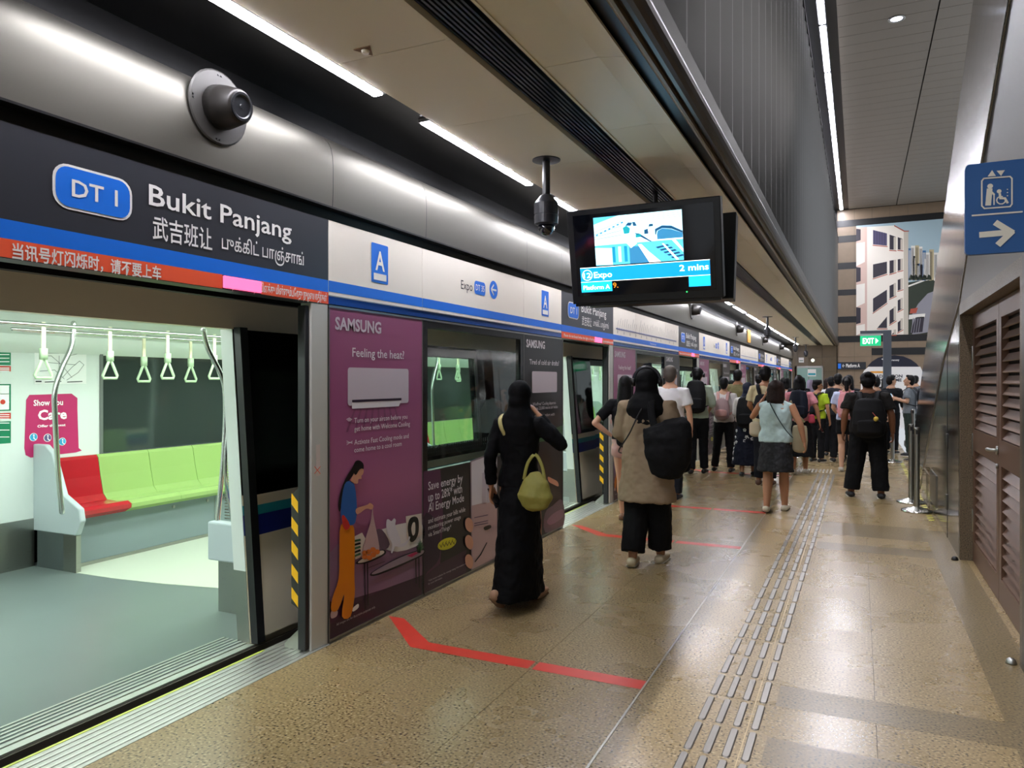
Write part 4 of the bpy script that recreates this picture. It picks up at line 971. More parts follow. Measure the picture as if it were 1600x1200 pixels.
dome(-2.11, 5.06, 'black dome camera hanging left of the display screen'); dome(-2.13, 19.9, 'black dome camera hanging beyond the display, second in the row', 1.2); dome(-2.17, 29.7, 'black dome camera hanging near the platform end', 1.2); dome(-2.18, 35.9, 'black dome camera by the alcove door, farthest in the row', 1.2)
q = PZ(571, 78, 3.199)
t = thing('smoke_detector', 'small brass sensor in the tan ceiling left of the air slot', 'detector', q)
part('base', MB().prism([(q[0] - .05, q[1] - .03, 3.2), (q[0] + .05, q[1] - .03, 3.2), (q[0], q[1] + .06, 3.2)], (0, 0, -.006)), C('#7b5a30', .4), t)
part('sensor', MB().lathe([(.022, 0), (.018, -.014), (.006, -.018)], (q[0], q[1], 3.196), n=16), C('#e7dfc8', .4), t)
q0 = PX(1168, 503, -2.785); q1 = PX(1178, 536, -2.785)
t = thing('orange_banner', 'orange printed strip on the metal cladding between two cone speakers', 'banner', (-2.785, q0[1], q1[2]))
part('sheet', MB().box(-2.79, -2.78, q0[1], q0[1] + .62, 2.62, 2.98), C('#d79a3c', .5), t)
# ================================================================== DISPLAY
tilt = math.radians(12)
dsp = thing('display_screen', 'hanging platform display screen facing the camera, reading Expo 2 mins', 'display', (-1.45, 5.6, 2.1))
PLD = Plane('y', 5.5)
x0, zt = -2.09, 2.895; x1 = -.905; zb = 2.16
c0 = Vector(((x0 + x1) / 2, 5.5, (zt + zb) / 2)); w = x1 - x0; h = zt - zb
R = Matrix.Rotation(tilt, 4, 'X')        # top leans towards the viewer
MD = Matrix.Translation(c0) @ R
CASE = C('#0d0e10', .3)
m = MB(); m.box(-w / 2, w / 2, 0, .10, -h / 2, h / 2); part('casing', m, CASE, dsp, M=MD, bev=.006)
m = MB(); m.box(-w / 2 + .05, w / 2 - .05, -.004, 0, -h / 2 + .06, h / 2 - .04); part('screen_glass', m, C('#0b0c12', .08), dsp, M=MD)
sx = w / (1130 - 903); 
class DP:      # display plane: coordinates of the close look at the screen, 0..1
    def p(s, a, b, e=0.): return tuple(MD @ Vector((-w / 2 + a * w, -.005 - e, -h / 2 + b * h)))
D = DP()
TVM = [C(hx, .5, emit=em * .42) for hx, em in (('#0a9be6', 2.2), ('#ffffff', 3.2), ('#bfeaf6', 2.6), ('#5cc8ea', 2.0), ('#18b8f4', 2.6), ('#f08a1c', 2.0), ('#1a5f8c', 1.2), ('#e8fbff', 3.6), ('#12a6b4', 1.6), ('#12a0cc', 1.6), ('#3a8fc0', 1.6))]
m = MB()
def dq(pts, c, e=0): m.quad([D.p(a, b, .0006 * e) for a, b in pts], c)
BX = (.075, .925)
dq([(.070, .235), (.925, .235), (.925, .385), (.070, .385)], 0, 0)
dq([(.070, .383), (.925, .383), (.925, .389), (.070, .389)], 1, 1); dq([(.070, .232), (.925, .232), (.925, .237), (.070, .237)], 1, 1)
dq([(.070, .125), (.285, .125), (.285, .231), (.070, .231)], 4, 0); dq([(.79, .125), (.925, .125), (.925, .231), (.79, .231)], 4, 0)
vx0, vx1, vy0, vy1 = .185, .765, .40, .905
def vq(pts, c, e): dq([(vx0 + (vx1 - vx0) * a, vy0 + (vy1 - vy0) * b) for a, b in pts], c, e)
vq([(0, 0), (1, 0), (1, 1), (0, 1)], 2, 0); vq([(0, 0), (1, 0), (1, .42), (0, .42)], 3, 1)
vq([(0, .86), (.28, 1), (0, 1)], 3, 2); vq([(0, .42), (.35, .47), (1, .42), (1, .52), (0, .52)], 7, 2)
vq([(0, .02), (.2, 0), (.2, .35), (0, .38)], 2, 3)
for q in range(3): vq([(.2 + q * .07, .05), (.235 + q * .07, .05), (.235 + q * .07, .37), (.2 + q * .07, .37)], 9 if q % 2 == 0 else 2, 4)
vq([(.40, .0), (.62, .0), (.55, .34), (.40, .36)], 10, 3)
vq([(.62, 0), (.75, 0), (.62, .22), (.54, .38), (.50, .38)], 1, 4)
for q in range(5): vq([(.70 + q * .04, .30 - q * .055), (.83 + q * .04, .34 - q * .055), (.85 + q * .04, .31 - q * .055), (.72 + q * .04, .27 - q * .055)], 6, 5)
vq([(.77, .36), (.79, .36), (.95, .02), (.92, .02)], 7, 6); vq([(.88, .42), (.92, .42), (1, .22), (1, .16)], 7, 6)
arc_ = [(.68 + .02, .55), (.70, .66), (.78, .72), (.88, .70), (1, .58), (1, .54), (.88, .64), (.78, .665), (.72, .62), (.71, .55)]
vq(arc_, 6, 5); vq([(.46, .62), (.52, .60), (.60, .50), (.66, .42), (.64, .42), (.58, .48), (.50, .57)], 6, 5)
vq([(.72, .55), (.73, .62), (.78, .66), (.88, .63), (1, .54), (1, .45), (.72, .45)], 10, 4)
vq([(.34, .50), (.40, .63), (.47, .62), (.49, .40), (.42, .32)], 7, 5)
vq([(.35, .62), (.34, .74), (.38, .78), (.42, .72), (.41, .62)], 8, 6); vq([(.37, .78), (.40, .84), (.45, .83), (.43, .77)], 6, 6); vq([(.46, .76), (.45, .84), (.48, .84), (.50, .76)], 6, 6)
vq([(.63, .72), (.64, .77), (.68, .77), (.68, .72)], 6, 6); vq([(.62, .52), (.63, .71), (.68, .71), (.69, .52)], 1, 6); vq([(.58, .58), (.58, .66), (.62, .68), (.63, .58)], 6, 6)
vq([(.48, .52), (.48, .58), (.54, .59), (.54, .53)], 8, 6)
for q in range(7): vq([(.02 + .05 * q, .62 + .035 * q), (.045 + .05 * q, .63 + .035 * q), (.045 + .05 * q, .66 + .035 * q), (.02 + .05 * q, .65 + .035 * q)], 10, 3)
for q in range(4): vq([(0, .55 + q * .05), (.32, .60 + q * .09), (.32, .605 + q * .09), (0, .555 + q * .05)], 10, 3); vq([(.5, .85 + q * .035), (1, .87 + q * .04), (1, .873 + q * .04), (.5, .853 + q * .035)], 3, 3)
def dt(s, a, b, hh, ww, c, bold=.012):
    vs, fs, xa, xb = text_mesh(s, bold); n = len(m.v)
    m.v += [D.p(a + (x - xa) / (xb - xa) * ww, b + y / .7 * hh, .003) for x, y in vs]; m.f += [tuple(n + i for i in f) for f in fs]; m.m += [c] * len(fs)
dt('Expo', .165, .275, .062, .125, 1); dt('2 mins', .735, .29, .062, .182, 1); dt('Platform A', .085, .152, .045, .185, 1); dt('9.', .292, .158, .055, .035, 5, .01); dt('12', .093, .28, .052, .05, 1)
rg = [(math.cos(q / 24 * 6.2832), math.sin(q / 24 * 6.2832)) for q in range(24)]
for q in range(24):
    (ca, sa), (cb, sb) = rg[q], rg[(q + 1) % 24]; cx, cy, rx, ry = .118, .308, .036, .058
    m.quad([D.p(cx + ca * rx, cy + sa * ry, .002), D.p(cx + cb * rx, cy + sb * ry, .002), D.p(cx + cb * rx * .88, cy + sb * ry * .88, .002), D.p(cx + ca * rx * .88, cy + sa * ry * .88, .002)][::-1], 1)
flat('screen_picture', m, TVM, dsp, 'lit screen picture and train times')
part('status_light', MB().ball(D.p(.775, .075, .002), .005, 8, 6), C('#30e060', .4, emit=3), dsp)
m = MB(); m.box(-w / 2 + .02, w / 2 - .02, .01, .05, -h / 2 - .02, -h / 2); part('lower_cover', m, CASE, dsp, M=MD)
part('rear_bracket', MB().box(-1.6, -1.4, 5.60, 5.97, 2.48, 2.56), BLK, dsp)
d2 = thing('display_screen', 'second hanging display, seen edge-on behind the lit screen', 'display', (-1.4, 5.95, 2.1))
MD2 = Matrix.Translation(c0 + Vector((.03, .52, -.02))) @ Matrix.Rotation(-tilt, 4, 'X')
m = MB(); m.box(-w / 2, w / 2, -.10, 0, -h / 2 + .02, h / 2); part('casing', m, C('#1a1c1e', .3), d2, M=MD2, bev=.006)
part('screen_glass', MB().box(-w / 2 + .05, w / 2 - .05, 0, .004, -h / 2 + .06, h / 2 - .04), C('#0b0c12', .08), d2, M=MD2)
part('hanger', MB().tube([(-1.62, 6.0, 2.52), (-1.62, 6.36, 2.52), (-1.62, 6.38, 3.23)], .022, 10), BLK, d2)
# ================================================================== EXIT GANTRY, SIGNS AT THE FAR END, BARRIERS
GY = 19.0; pg = Plane('y', GY)
ax, az = pg.ab(1380, 516); bx_, _ = pg.ab(1393, 516)
gt = thing('sign_post', 'dark grey square post with a short arm carrying the exit sign', 'post', ((ax + bx_) / 2, GY, 0))
part('post', MB().box(ax, bx_, GY, GY + .2, 0, az), C('#50565f', .45), gt)
cx_, _ = pg.ab(1344, 516); part('arm', MB().box(cx_, ax, GY + .02, GY + .18, az - .07, az), C('#50565f', .45), gt)
ex = thing('exit_sign', 'green exit sign with white letters hanging under the post arm', 'sign', (cx_, GY, az - .4))
e0, ez1 = pg.ab(1344, 525); e1, ez0 = pg.ab(1376.5, 540)
part('housing', MB().box(e0, e1, GY + .02, GY + .1, ez0, az - .07), C('#b9bcb8', .4), ex)
part('sign_face', MB().box(e0, e1, GY + .012, GY + .02, ez0, ez1), C('#12a56c', .4, emit=.8, name='exit_green'), ex)
m = MB(); pe = Plane('y', GY + .01); px_text(m, 'EXIT', pe, 1348, 1365.5, 537, 528.5, bold=.02, m=0, e=.001); poly(m, pe, [(1368, 537), (1372.5, 532.5), (1368, 528)][::1], 0, .001)
flat('lettering', m, C('#ffffff', .5, emit=1.2), ex)
# Platform A sign
y_ = 36.88; pA = Plane('y', y_)
a0, b1 = pA.ab(1308, 566); a1, b0 = pA.ab(1353, 577)
t = thing('platform_sign', 'black sign reading Platform A with a left arrow near the far wall', 'sign', (a0, y_, b0))
part('sign_board', MB().box(a0, a1, y_, y_ + .1, b0, b1), C('#1d2026', .4), t)
m = MB(); px_text(m, '← Platform A', pA, 1316, 1343.5, 574, 568.5, bold=.02, m=0, e=.003)
q0 = pA.ab(1309.3, 576); q1 = pA.ab(1314, 568); fface(m, [pA.p(q0[0], q0[1], .003), pA.p(q1[0], q0[1], .003), pA.p(q1[0], q1[1], .003), pA.p(q0[0], q1[1], .003)], 1)
flat('lettering', m, [WHT, BLUE], t)
# arch backdrop
y_ = 27.0; pB = Plane('y', y_)
t = thing('arch_backdrop', 'event backdrop with dark blue arch top and white board near the far wall', 'backdrop', (1.3, y_, 0))
def U(u, v): return pB.px(u, v)
top = [(1360 + 0, 572)] ; arcp = [(1355, 573), (1362, 565), (1372, 559), (1384, 556), (1398, 555), (1412, 557), (1424, 562), (1432, 568), (1436, 573)]
part('arch_top', MB().prism([U(*p) for p in arcp], (0, .15, 0)), C('#15182c', .4), t)
lo = [U(1355, 573), U(1436, 573), U(1442, 590)]
base = [U(1357, 573), U(1438, 573), U(1444, 586)]; base += [(base[-1][0], y_, 0), (U(1345, 600)[0], y_, 0), U(1345, 590), U(1350, 579)]
part('board', MB().prism(base, (0, .12, 0)), C('#e9e7e4', .4), t)
m = MB(); fface(m, [U(1360, 583), U(1382, 583), U(1382, 580), U(1360, 580)], 1)
pB2 = Plane('y', y_ - .004)
px_text(m, 'GRADUATION', pB2, 1358, 1410, 590, 585.5, bold=.03, m=0, e=.002); px_text(m, 'PROGRAMME', pB2, 1361, 1409, 596, 591.5, bold=.03, m=0, e=.002)
px_text(m, 'MEET US', pB2, 1366, 1390, 600, 597.5, bold=.01, m=0, e=.002)
m.v = [(x, y_ - .006, z) for x, y, z in m.v]
px_text(m, 'ceremony', pB2, 1390, 1405, 564, 561, bold=.02, m=2, e=.002); fface(m, [pB2.px(u, v, .002) for u, v in ((1377, 561), (1386, 566), (1388, 563), (1380, 560))], 2)
flat('lettering', m, [C('#26283a', .5), C('#e09a2c', .5), WHT], t)
# queue barrier posts
def stanchion(x, y, lab):
    t = thing('barrier_post', lab, 'barrier post', (x, y, 0), 'steel queue barrier posts')
    part('base', MB().lathe([(.165, .0), (.17, .01), (.165, .022), (.09, .045), (.04, .06)], (x, y, 0), n=40), C('#bdbbb6', .22, 1., name='polished_base'), t, smooth=False)
    part('tube', MB().lathe([(.0, .05), (.031, .05), (.031, .90), (.034, .905), (.034, .985), (.030, 1.0), (.0, 1.0)], (x, y, 0), n=28), STEEL, t)
    part('belt_head', MB().box(x - .012, x + .012, y - .045, y - .03, .92, .97).box(x - .045, x - .03, y - .012, y + .012, .92, .97), BLK, t)
stanchion(.62, 9.9, 'nearest steel queue barrier post by the right wall'); stanchion(.60, 10.6, 'steel queue barrier post just behind the nearest one'); stanchion(.58, 15.7, 'far steel queue barrier post right of the man in black'); stanchion(.95, 16.2, 'far steel queue barrier post, right of the pair')
# fare gate / white stand at the right
q = PZ(1435, 700, 0)
t = thing('fare_gate', 'white and grey fare gate cabinet behind the far barrier posts', 'gate', (1.25, 19, 0))
part('cabinet', MB().prism([(1.0, 18.5, 0), (1.0, 18.5, 1.05), (1.12, 18.5, 1.1), (1.5, 18.5, 1.1), (1.5, 18.5, 0)], (0, 1.4, 0)), C('#e7e7e4', .3), t, bev=.01)
part('plinth', MB().box(.98, 1.52, 18.45, 19.95, 0, .12), C('#33363a', .4), t)
part('indicator', MB().ball((.98, 18.7, .80), .04), C('#2bff62', .4, emit=6, name='gate_light'), t)
# ================================================================== PEOPLE
PEND = []
FOLD = bpy.data.textures.new('folds', 'CLOUDS'); FOLD.noise_scale = .085; FOLD.noise_depth = 2
def soft(name, mb, mat, parent, vox=.009, smooth=3, M=None, label=None, disp=0.):
    o = part(name, mb, mat, parent, True, M=M, label=label)
    r = o.modifiers.new('r', 'REMESH'); r.mode = 'VOXEL'; r.voxel_size = vox; r.use_smooth_shade = True
    s = o.modifiers.new('s', 'SMOOTH'); s.iterations = smooth; s.factor = .5
    if disp:
        d = o.modifiers.new('d', 'DISPLACE'); d.texture = FOLD; d.strength = disp; d.mid_level = .5; d.texture_coords = 'LOCAL'
        s2 = o.modifiers.new('s2', 'SMOOTH'); s2.iterations = 1
    PEND.append(o); return o
SK = {'l': '#c79a7c', 'm': '#b07f5f', 'd': '#7d5238', 'p': '#d8a78a'}
def cloth(h, rough=.85): return C(h, rough, bump=.25, bscale=9, spec=.25)
HAIRK = C('#0a0808', .55, spec=.25, bump=.4, bscale=40, name='black_hair'); HAIRB = C('#241610', .55, spec=.25, bump=.4, bscale=40, name='brown_hair'); HAIRG = C('#4f473f', .6, bump=.4, bscale=60)
def L3(a, b, t): return tuple(x + (y - x) * t for x, y in zip(a, b))
ARM = {'down': ((.235, -.03, 1.13), (.25, .02, .895)), 'phone': ((.235, .0, 1.15), (.13, .24, 1.20)), 'ear': ((.35, .02, 1.23), (.155, .04, 1.44)), 'akimbo': ((.37, -.13, 1.16), (.20, .0, 1.02)),
       'swing': ((.22, -.10, 1.14), (.235, -.05, .90)), 'front': ((.225, .03, 1.14), (.16, .22, 1.02)), 'raise': ((.27, .12, 1.22), (.17, .22, 1.44)), 'out': ((.27, -.05, 1.15), (.31, -.02, .92))}
def person(lab, x, y, h, face=0, skin='l', hair=('short', HAIRK), top=('#888888', 'short', .92), bottom=('pants', '#17171a', .08), shoe='#222222', arms=('down', 'down'), legs='stand', w=1., vox=.011, group=None, shoesole='#e8e4da', lean=0., topw=0., turn=0.):
    s = h / 1.70
    M = Matrix.Translation((x, y, 0)) @ Matrix.Rotation(math.radians(face), 4, 'Z') @ Matrix.Diagonal((s * w, s * (w * .5 + .5), s, 1))
    t = thing('person', lab, 'person', (x, y, 0), group)
    skm = C(SK[skin], .5, spec=.3); b = MB()
    # legs
    LG = {'stand': (((.085, .0, .48), (.085, -.02, .075)), ((-.085, .0, .48), (-.09, -.02, .075))),
          'walkR': (((.085, .14, .49), (.08, .20, .085)), ((-.085, -.01, .46), (-.08, -.26, .17))),
          'walkL': (((.085, -.01, .46), (.08, -.26, .17)), ((-.085, .14, .49), (-.08, .20, .085))),
          'step': (((.085, .06, .48), (.09, .10, .075)), ((-.085, .0, .48), (-.085, -.14, .085))),
          'wide': (((.11, .0, .48), (.13, -.03, .075)), ((-.12, .02, .48), (-.17, .02, .075)))}[legs]
    for sg, (kn, an) in zip((1, -1), LG):
        hp = (sg * .085, 0, .90)
        b.tube([hp, L3(hp, kn, .45), kn, L3(kn, an, .3), an], [.088, .078, .056, .058, .036], 12)
        back = an[2] > .12
        toe = (an[0] + sg * .015, an[1] + (.10 if back else .155), an[2] - (.13 if back else .045)); heel = (an[0], an[1] - (.055 if not back else .075), an[2] - (.02 if back else .04))
        b.tube([heel, L3(heel, toe, .5), toe], [(.03, .03), (.036, .03), (.033, .018)], 10)
        L_ = t
        sh = MB(); sh.tube([heel, L3(heel, toe, .35), L3(heel, toe, .7), toe], [(.042, .040), (.044, .042), (.047, .034), (.038, .024)], 12)
        if shoe:
            sh2 = MB(); dz = (0, 0, -.028) if not back else (0, -.022, -.016)
            hh, tt = [tuple(a + c for a, c in zip(q, dz)) for q in (heel, toe)]
            sh2.tube([hh, L3(hh, tt, .5), tt], [(.043, .016), (.048, .014), (.042, .012)], 12)
            so = soft('shoe', sh, C(shoe, .6), t, .008, 2, M); soft('sole', sh2, C(shoesole, .6), so, .008, 1, M)
    # torso, neck, head
    b.tube([(0, 0, .86), (0, .0, .95), (0, .005, 1.07), (0, .0, 1.22), (0, -.005, 1.34), (0, -.005, 1.42)], [(.15, .10), (.165, .115), (.135, .10), (.155, .115), (.165, .105), (.10, .07)], 16)
    b.tube([(0, -.005, 1.40), (0, .01, 1.52)], .052, 12)
    Hm = Matrix.Translation((0, .01, 1.56)) @ Matrix.Rotation(math.radians(turn), 4, 'Z') @ Matrix.Rotation(math.radians(-lean), 4, 'X')
    hd = MB(); hd.ball((0, 0, .045), (.074, .092, .095), 16, 12); hd.ball((0, .022, -.03), (.056, .066, .065), 14, 10)
    hd.tube([(0, .092, .035), (0, .108, .0), (0, .100, -.012)], [.010, .014, .014], 8)
    for sg in (1, -1):
        hd.ball((sg * .074, -.005, .012), (.009, .016, .026), 8, 8); hd.ball((sg * .035, .078, .045), (.022, .012, .008), 8, 6)
        hd.ball((sg * .04, .06, -.01), (.022, .022, .024), 8, 6)
    hd.ball((0, .082, -.045), (.024, .012, .009), 8, 6); hd.ball((0, .066, -.075), (.024, .02, .018), 8, 6)
    n0 = len(b.v); b.v += [tuple(Hm @ Vector(p)) for p in hd.v]; b.f += [tuple(n0 + i for i in f) for f in hd.f]; b.m += hd.m
    # arms and hands
    AP = []
    for sg, a in zip((-1, 1), arms):
        el, wr = ARM[a]; el = (sg * el[0], el[1], el[2]); wr = (sg * wr[0], wr[1], wr[2]); shd = (sg * .168, -.005, 1.375); AP.append((sg, shd, el, wr, a))
        b.tube([(sg * .12, -.005, 1.37), shd, L3(shd, el, .5), el], [.05, .052, .043, .036], 12); b.tube([el, L3(el, wr, .3), wr], [.036, .037, .024], 12)
        d = (Vector(wr) - Vector(el)).normalized(); sx_ = Vector((sg, 0, 0)); nrm = d.cross(Vector((0, 1, 0)) if abs(d.y) < .7 else Vector((0, 0, 1))).normalized(); sd = d.cross(nrm).normalized()
        if sd.y < 0 and abs(sd.y) > .3: sd = -sd
        W0 = Vector(wr); pc = W0 + d * .045
        b.tube([W0, pc, W0 + d * .085], [(.020, .016), (.034, .015), (.034, .013)], 12, side=tuple(sd))
        inn = Vector((-sg, 0, 0)) if a in ('down', 'swing', 'out', 'akimbo') else Vector((0, .6, .4)) if a != 'ear' else Vector((-sg, .2, 0))
        inn = (inn - d * inn.dot(d)).normalized()
        cu = 1.0 if a in ('phone', 'ear', 'raise', 'front') else .5
        for q, ln in enumerate((.070, .078, .073, .056)):
            r0 = W0 + d * .085 + sd * (.027 - .018 * q)
            p1 = r0 + d * ln * .45 + inn * ln * .15 * cu; p2 = p1 + d * ln * .28 + inn * ln * .35 * cu; p3 = p2 + d * ln * .06 + inn * ln * .42 * cu
            b.tube([r0 - d * .02, r0, p1, p2, p3], [.010, .010, .0095, .009, .008], 8)
        tb = W0 + d * .025 + sd * .026; t1 = tb + d * .028 + sd * .022 + inn * .008; t2 = t1 + d * .026 + sd * .004 + inn * .012
        b.tube([W0 + d * .01, tb, t1, t2], [.012, .013, .011, .0095], 8)
    body = soft('body', b, skm, t, vox * .75 if vox < .01 else vox * .85, 2, M)
    # eyes
    if hair[0] not in ('veil',):
        for sg in (1, -1):
            e = MB(); e.ball(tuple(Hm @ Vector((sg * .032, .086, .030))), (.012, .008, .007), 8, 6); part('eye', e, C('#1b1410', .2), body, True, M=M)
        e = MB(); e.tube([tuple(Hm @ Vector((-.022, .096, -.046))), tuple(Hm @ Vector((0, .101, -.045))), tuple(Hm @ Vector((.022, .096, -.046)))], .0045, 8); part('mouth', e, C('#8a4a40', .5), body, True, M=M)
    # bottoms
    bk, bc, bh = bottom[:3]; wide = bottom[3] if len(bottom) > 3 else 1.
    g = MB(); bmat = bc if not isinstance(bc, str) else cloth(bc)
    if bk == 'pants' or bk == 'shorts':
        g.tube([(0, 0, .86), (0, 0, .98), (0, 0, 1.06)], [(.172, .13), (.172, .128), (.145, .11)], 16)
        for sg, (kn, an) in zip((1, -1), LG):
            hp = (sg * .085, 0, .90)
            if bk == 'pants':
                e = L3(kn, an, min(1, (kn[2] - bh) / max(.05, kn[2] - an[2])))
                g.tube([hp, L3(hp, kn, .45), kn, L3(kn, e, .5), e], [.098, .090 * wide ** .5, .074 * wide, .072 * wide, .068 * wide], 14, caps='flat')
            else: g.tube([hp, L3(hp, kn, (.9 - bh) / .42)], [.102, .098 * wide], 14, caps='flat')
        soft('trousers' if bk == 'pants' else 'shorts', g, bmat, t, vox, 3, M, disp=.022)
    else:
        yk = [p for k_ in LG for p in (k_[0][1], k_[1][1])]; y0 = min(yk) * .75; y1 = max(yk) * .75; cy = (y0 + y1) / 2; ry = (y1 - y0) / 2
        f = (1.02 - bh) / .95
        rx1 = (.17 + .10 * f) * wide
        P_ = []; R_ = []
        for i in range(8):
            q = i / 7; z = 1.04 - (1.04 - bh) * q; P_.append((0, cy * q * q * f, z)); R_.append((.145 + (rx1 - .145) * min(1, q * 1.5 if q < .3 else .45 + .55 * (q - .3) / .7), .115 + (ry * f + .05 * f + .02) * q))
        g.tube(P_, R_, 24, caps='flat'); o_ = soft('skirt', g, bmat, t, vox, 4, M, disp=.03)
    # top
    tc_, sl, hem = top[:3]; g = MB(); tm = tc_ if not isinstance(tc_, str) else cloth(tc_)
    hr = .178 + topw + (.035 if hem < .8 else 0)
    zz = [1.43, 1.38, 1.30, 1.20, 1.08, .97]; rr = [(.085, .068), (.155, .098), (.178 + topw * .5, .128), (.172 + topw, .13), (.155 + topw, .122), (.178 + topw, .135)]
    if hem < .93: zz += [(.93 + hem) / 2, hem]; rr += [((hr + .178) / 2 + topw * .3, .145), (hr, .145 + (.03 if hem < .8 else 0))]
    g.tube([(0, -.003, z) for z in zz], rr, 20, caps='flat')
    for sg, shd, el, wr, a in AP:
        if sl == 'none': g.tube([(sg * .10, -.005, 1.40), (sg * .15, -.005, 1.37)], .045, 10); continue
        tw = .006 + topw * .35
        if sl == 'short': g.tube([(sg * .09, -.005, 1.385), shd, L3(shd, el, .40), L3(shd, el, .72)], [.055, .064 + tw, .062 + tw, .064 + tw], 12, caps='flat')
        elif sl == 'half': (g.tube([(sg * .09, -.005, 1.385), shd, L3(shd, el, .5), el], [.055, .066 + tw, .062 + tw, .056 + tw], 12), g.tube([el, L3(el, wr, .2)], [.058 + tw, .056 + tw], 12))
        else: (g.tube([(sg * .09, -.005, 1.385), shd, L3(shd, el, .5), el], [.055, .064 + tw, .056 + tw, .050 + tw], 12), g.tube([el, L3(el, wr, .5), L3(el, wr, .93)], [.050 + tw, .046 + tw, .040 + tw], 12, caps='flat'))
    soft('shirt' if hem > .7 else 'tunic', g, tm, t, vox, 4, M, disp=.026)
    # hair
    hk, hm = hair; g = MB()
    def hp_(p): return tuple(Hm @ Vector(p))
    def hball(c, r, n=16, k=10):
        q = MB(); q.ball(c, r, n, k); n0 = len(g.v); g.v.extend([hp_(p) for p in q.v]); g.f.extend([tuple(n0 + i for i in f) for f in q.f]); g.m.extend(q.m)
    if hk in ('short', 'gray', 'cap', 'bun'):
        hball((0, -.014, .068), (.083, .092, .088)); hball((0, -.036, .03), (.078, .076, .08)); hball((0, -.045, -.01), (.064, .056, .06)); hball((0, .045, .12), (.058, .045, .03))
        if hk == 'bun': hball((0, -.09, .12), (.04, .035, .04))
        soft('hair', g, hm, body, .007, 2, M)
        if hk == 'cap':
            g = MB(); g.tube([hp_((0, -.005, .075)), hp_((0, -.005, .15))], [(.092, .105), (.080, .092)], 18, caps='flat'); part('cap', g, C('#0c0c0e', .8), t, True, M=M)
    elif hk in ('bob', 'long', 'pony', 'shoulder'):
        hball((0, -.018, .058), (.086, .096, .096)); 
        if hk == 'pony':
            hball((0, -.04, .03), (.074, .07, .07)); g.tube([hp_((0, -.10, .09)), hp_((0, -.15, .06)), hp_((0, -.15, -.06)), hp_((0, -.145, -.19))], [.03, .036, .038, .018], 12)
        else:
            zl = {'bob': -.09, 'shoulder': -.16, 'long': -.38}[hk]
            g.tube([hp_((0, -.03, .04)), hp_((0, -.04, -.03)), hp_((0, -.055, max(zl, -.12))), hp_((0, -.085 if zl < -.2 else -.05, zl))], [(.090, .075), (.096, .07), (.098 if hk != 'long' else .10, .06), (.085 if hk != 'long' else .075, .045 if hk != 'long' else .022)], 18, side=(1, 0, 0))
            for sg in (1, -1): g.tube([hp_((sg * .06, .02, .10)), hp_((sg * .080, .02, .02)), hp_((sg * .078, .01, max(zl, -.1)))], [.025, .024, .02], 8)
        soft('hair', g, hm, body, .007, 2, M)
    elif hk == 'hijab':
        hball((0, -.012, .052), (.094, .102, .102)); hball((0, -.03, -.01), (.085, .088, .09))
        g.tube([hp_((0, -.01, .0)), (0, -.012, 1.49), (0, -.02, 1.42), (0, -.045, 1.34), (0, -.075, 1.24)], [(.088, .085), (.098, .088), (.150, .105), (.168, .10), (.12, .06)], 18)
        soft('headscarf', g, hm, t, vox, 3, M, disp=.014)
    elif hk == 'hijab_short':
        hball((0, -.012, .052), (.094, .102, .102)); hball((0, -.03, -.01), (.085, .088, .09))
        g.tube([hp_((0, -.01, .0)), (0, -.012, 1.49), (0, -.02, 1.42), (0, -.03, 1.38)], [(.085, .08), (.092, .08), (.125, .09), (.13, .09)], 18)
        soft('headscarf', g, hm, t, vox, 3, M, disp=.014)
    t['h'] = h
    del t['h']
    return t, M
def P_(M): return M
def phone(M, lab, p, rot=0, glow=True):
    q = M @ Vector(p); o = thing('phone', lab, 'phone', q)
    m = MB(); m.box(-.037, .037, -.005, .005, -.075, .075); R_ = Matrix.Translation(q) @ Matrix.Rotation(rot, 4, 'Z') @ Matrix.Rotation(-.5, 4, 'X')
    part('case', m, C('#18181b', .3), o, M=R_); m = MB(); m.box(-.033, .033, -.0065, -.005, -.069, .069); part('screen', m, C('#b8d4ee', .3, emit=.5, name='phone_screen') if glow else BLKG, o, M=R_); return o
def backpack(M, lab, col, z0=1.06, z1=1.46, w=.29, d=.16, y=-.135, x=0., pocket=True, col2=None, strap='#111113', grp=None, bottom=None):
    o = thing('backpack', lab, 'backpack', M @ Vector((x, y, z0)), grp); mt = cloth(col, .7)
    g = MB(); zc = (z0 + z1) / 2; hh = (z1 - z0) / 2
    g.tube([(x, y - d / 2, z0 + .03), (x, y - d / 2 - .01, z0 + hh * .6), (x, y - d / 2, zc + hh * .3), (x, y - d * .42, z1 - .05)], [(w * .46, d * .46), (w * .5, d * .52), (w * .48, d * .48), (w * .40, d * .38)], 18)
    soft('bag_body', g, mt, o, .009, 3, M)
    if pocket:
        g = MB(); g.tube([(x, y - d * .98, z0 + .05), (x, y - d * 1.0, z0 + hh * .75)], [(w * .36, .03), (w * .36, .03)], 14); soft('front_pocket', g, cloth(col2 or col, .7), o, .008, 2, M)
    for sg in (1, -1):
        g = MB(); g.tube([(x + sg * .075, y - .02, z1 - .03), (x + sg * .09, -.08, 1.44), (x + sg * .105, .02, 1.445), (x + sg * .125, .12, 1.36), (x + sg * .14, .12, 1.2), (x + sg * .15, .02, 1.1), (x + sg * .12, y + .0, z0 + .06)], [(.027, .008)] * 7, 8); part('shoulder_strap', g, cloth(strap, .7), o, True, M=M)
    g = MB(); g.tube([(x - .03, y - .04, z1 - .02), (x - .02, y - .04, z1 + .02), (x + .02, y - .04, z1 + .02), (x + .03, y - .04, z1 - .02)], .008, 8); part('top_handle', g, cloth(strap, .7), o, True, M=M)
    return o
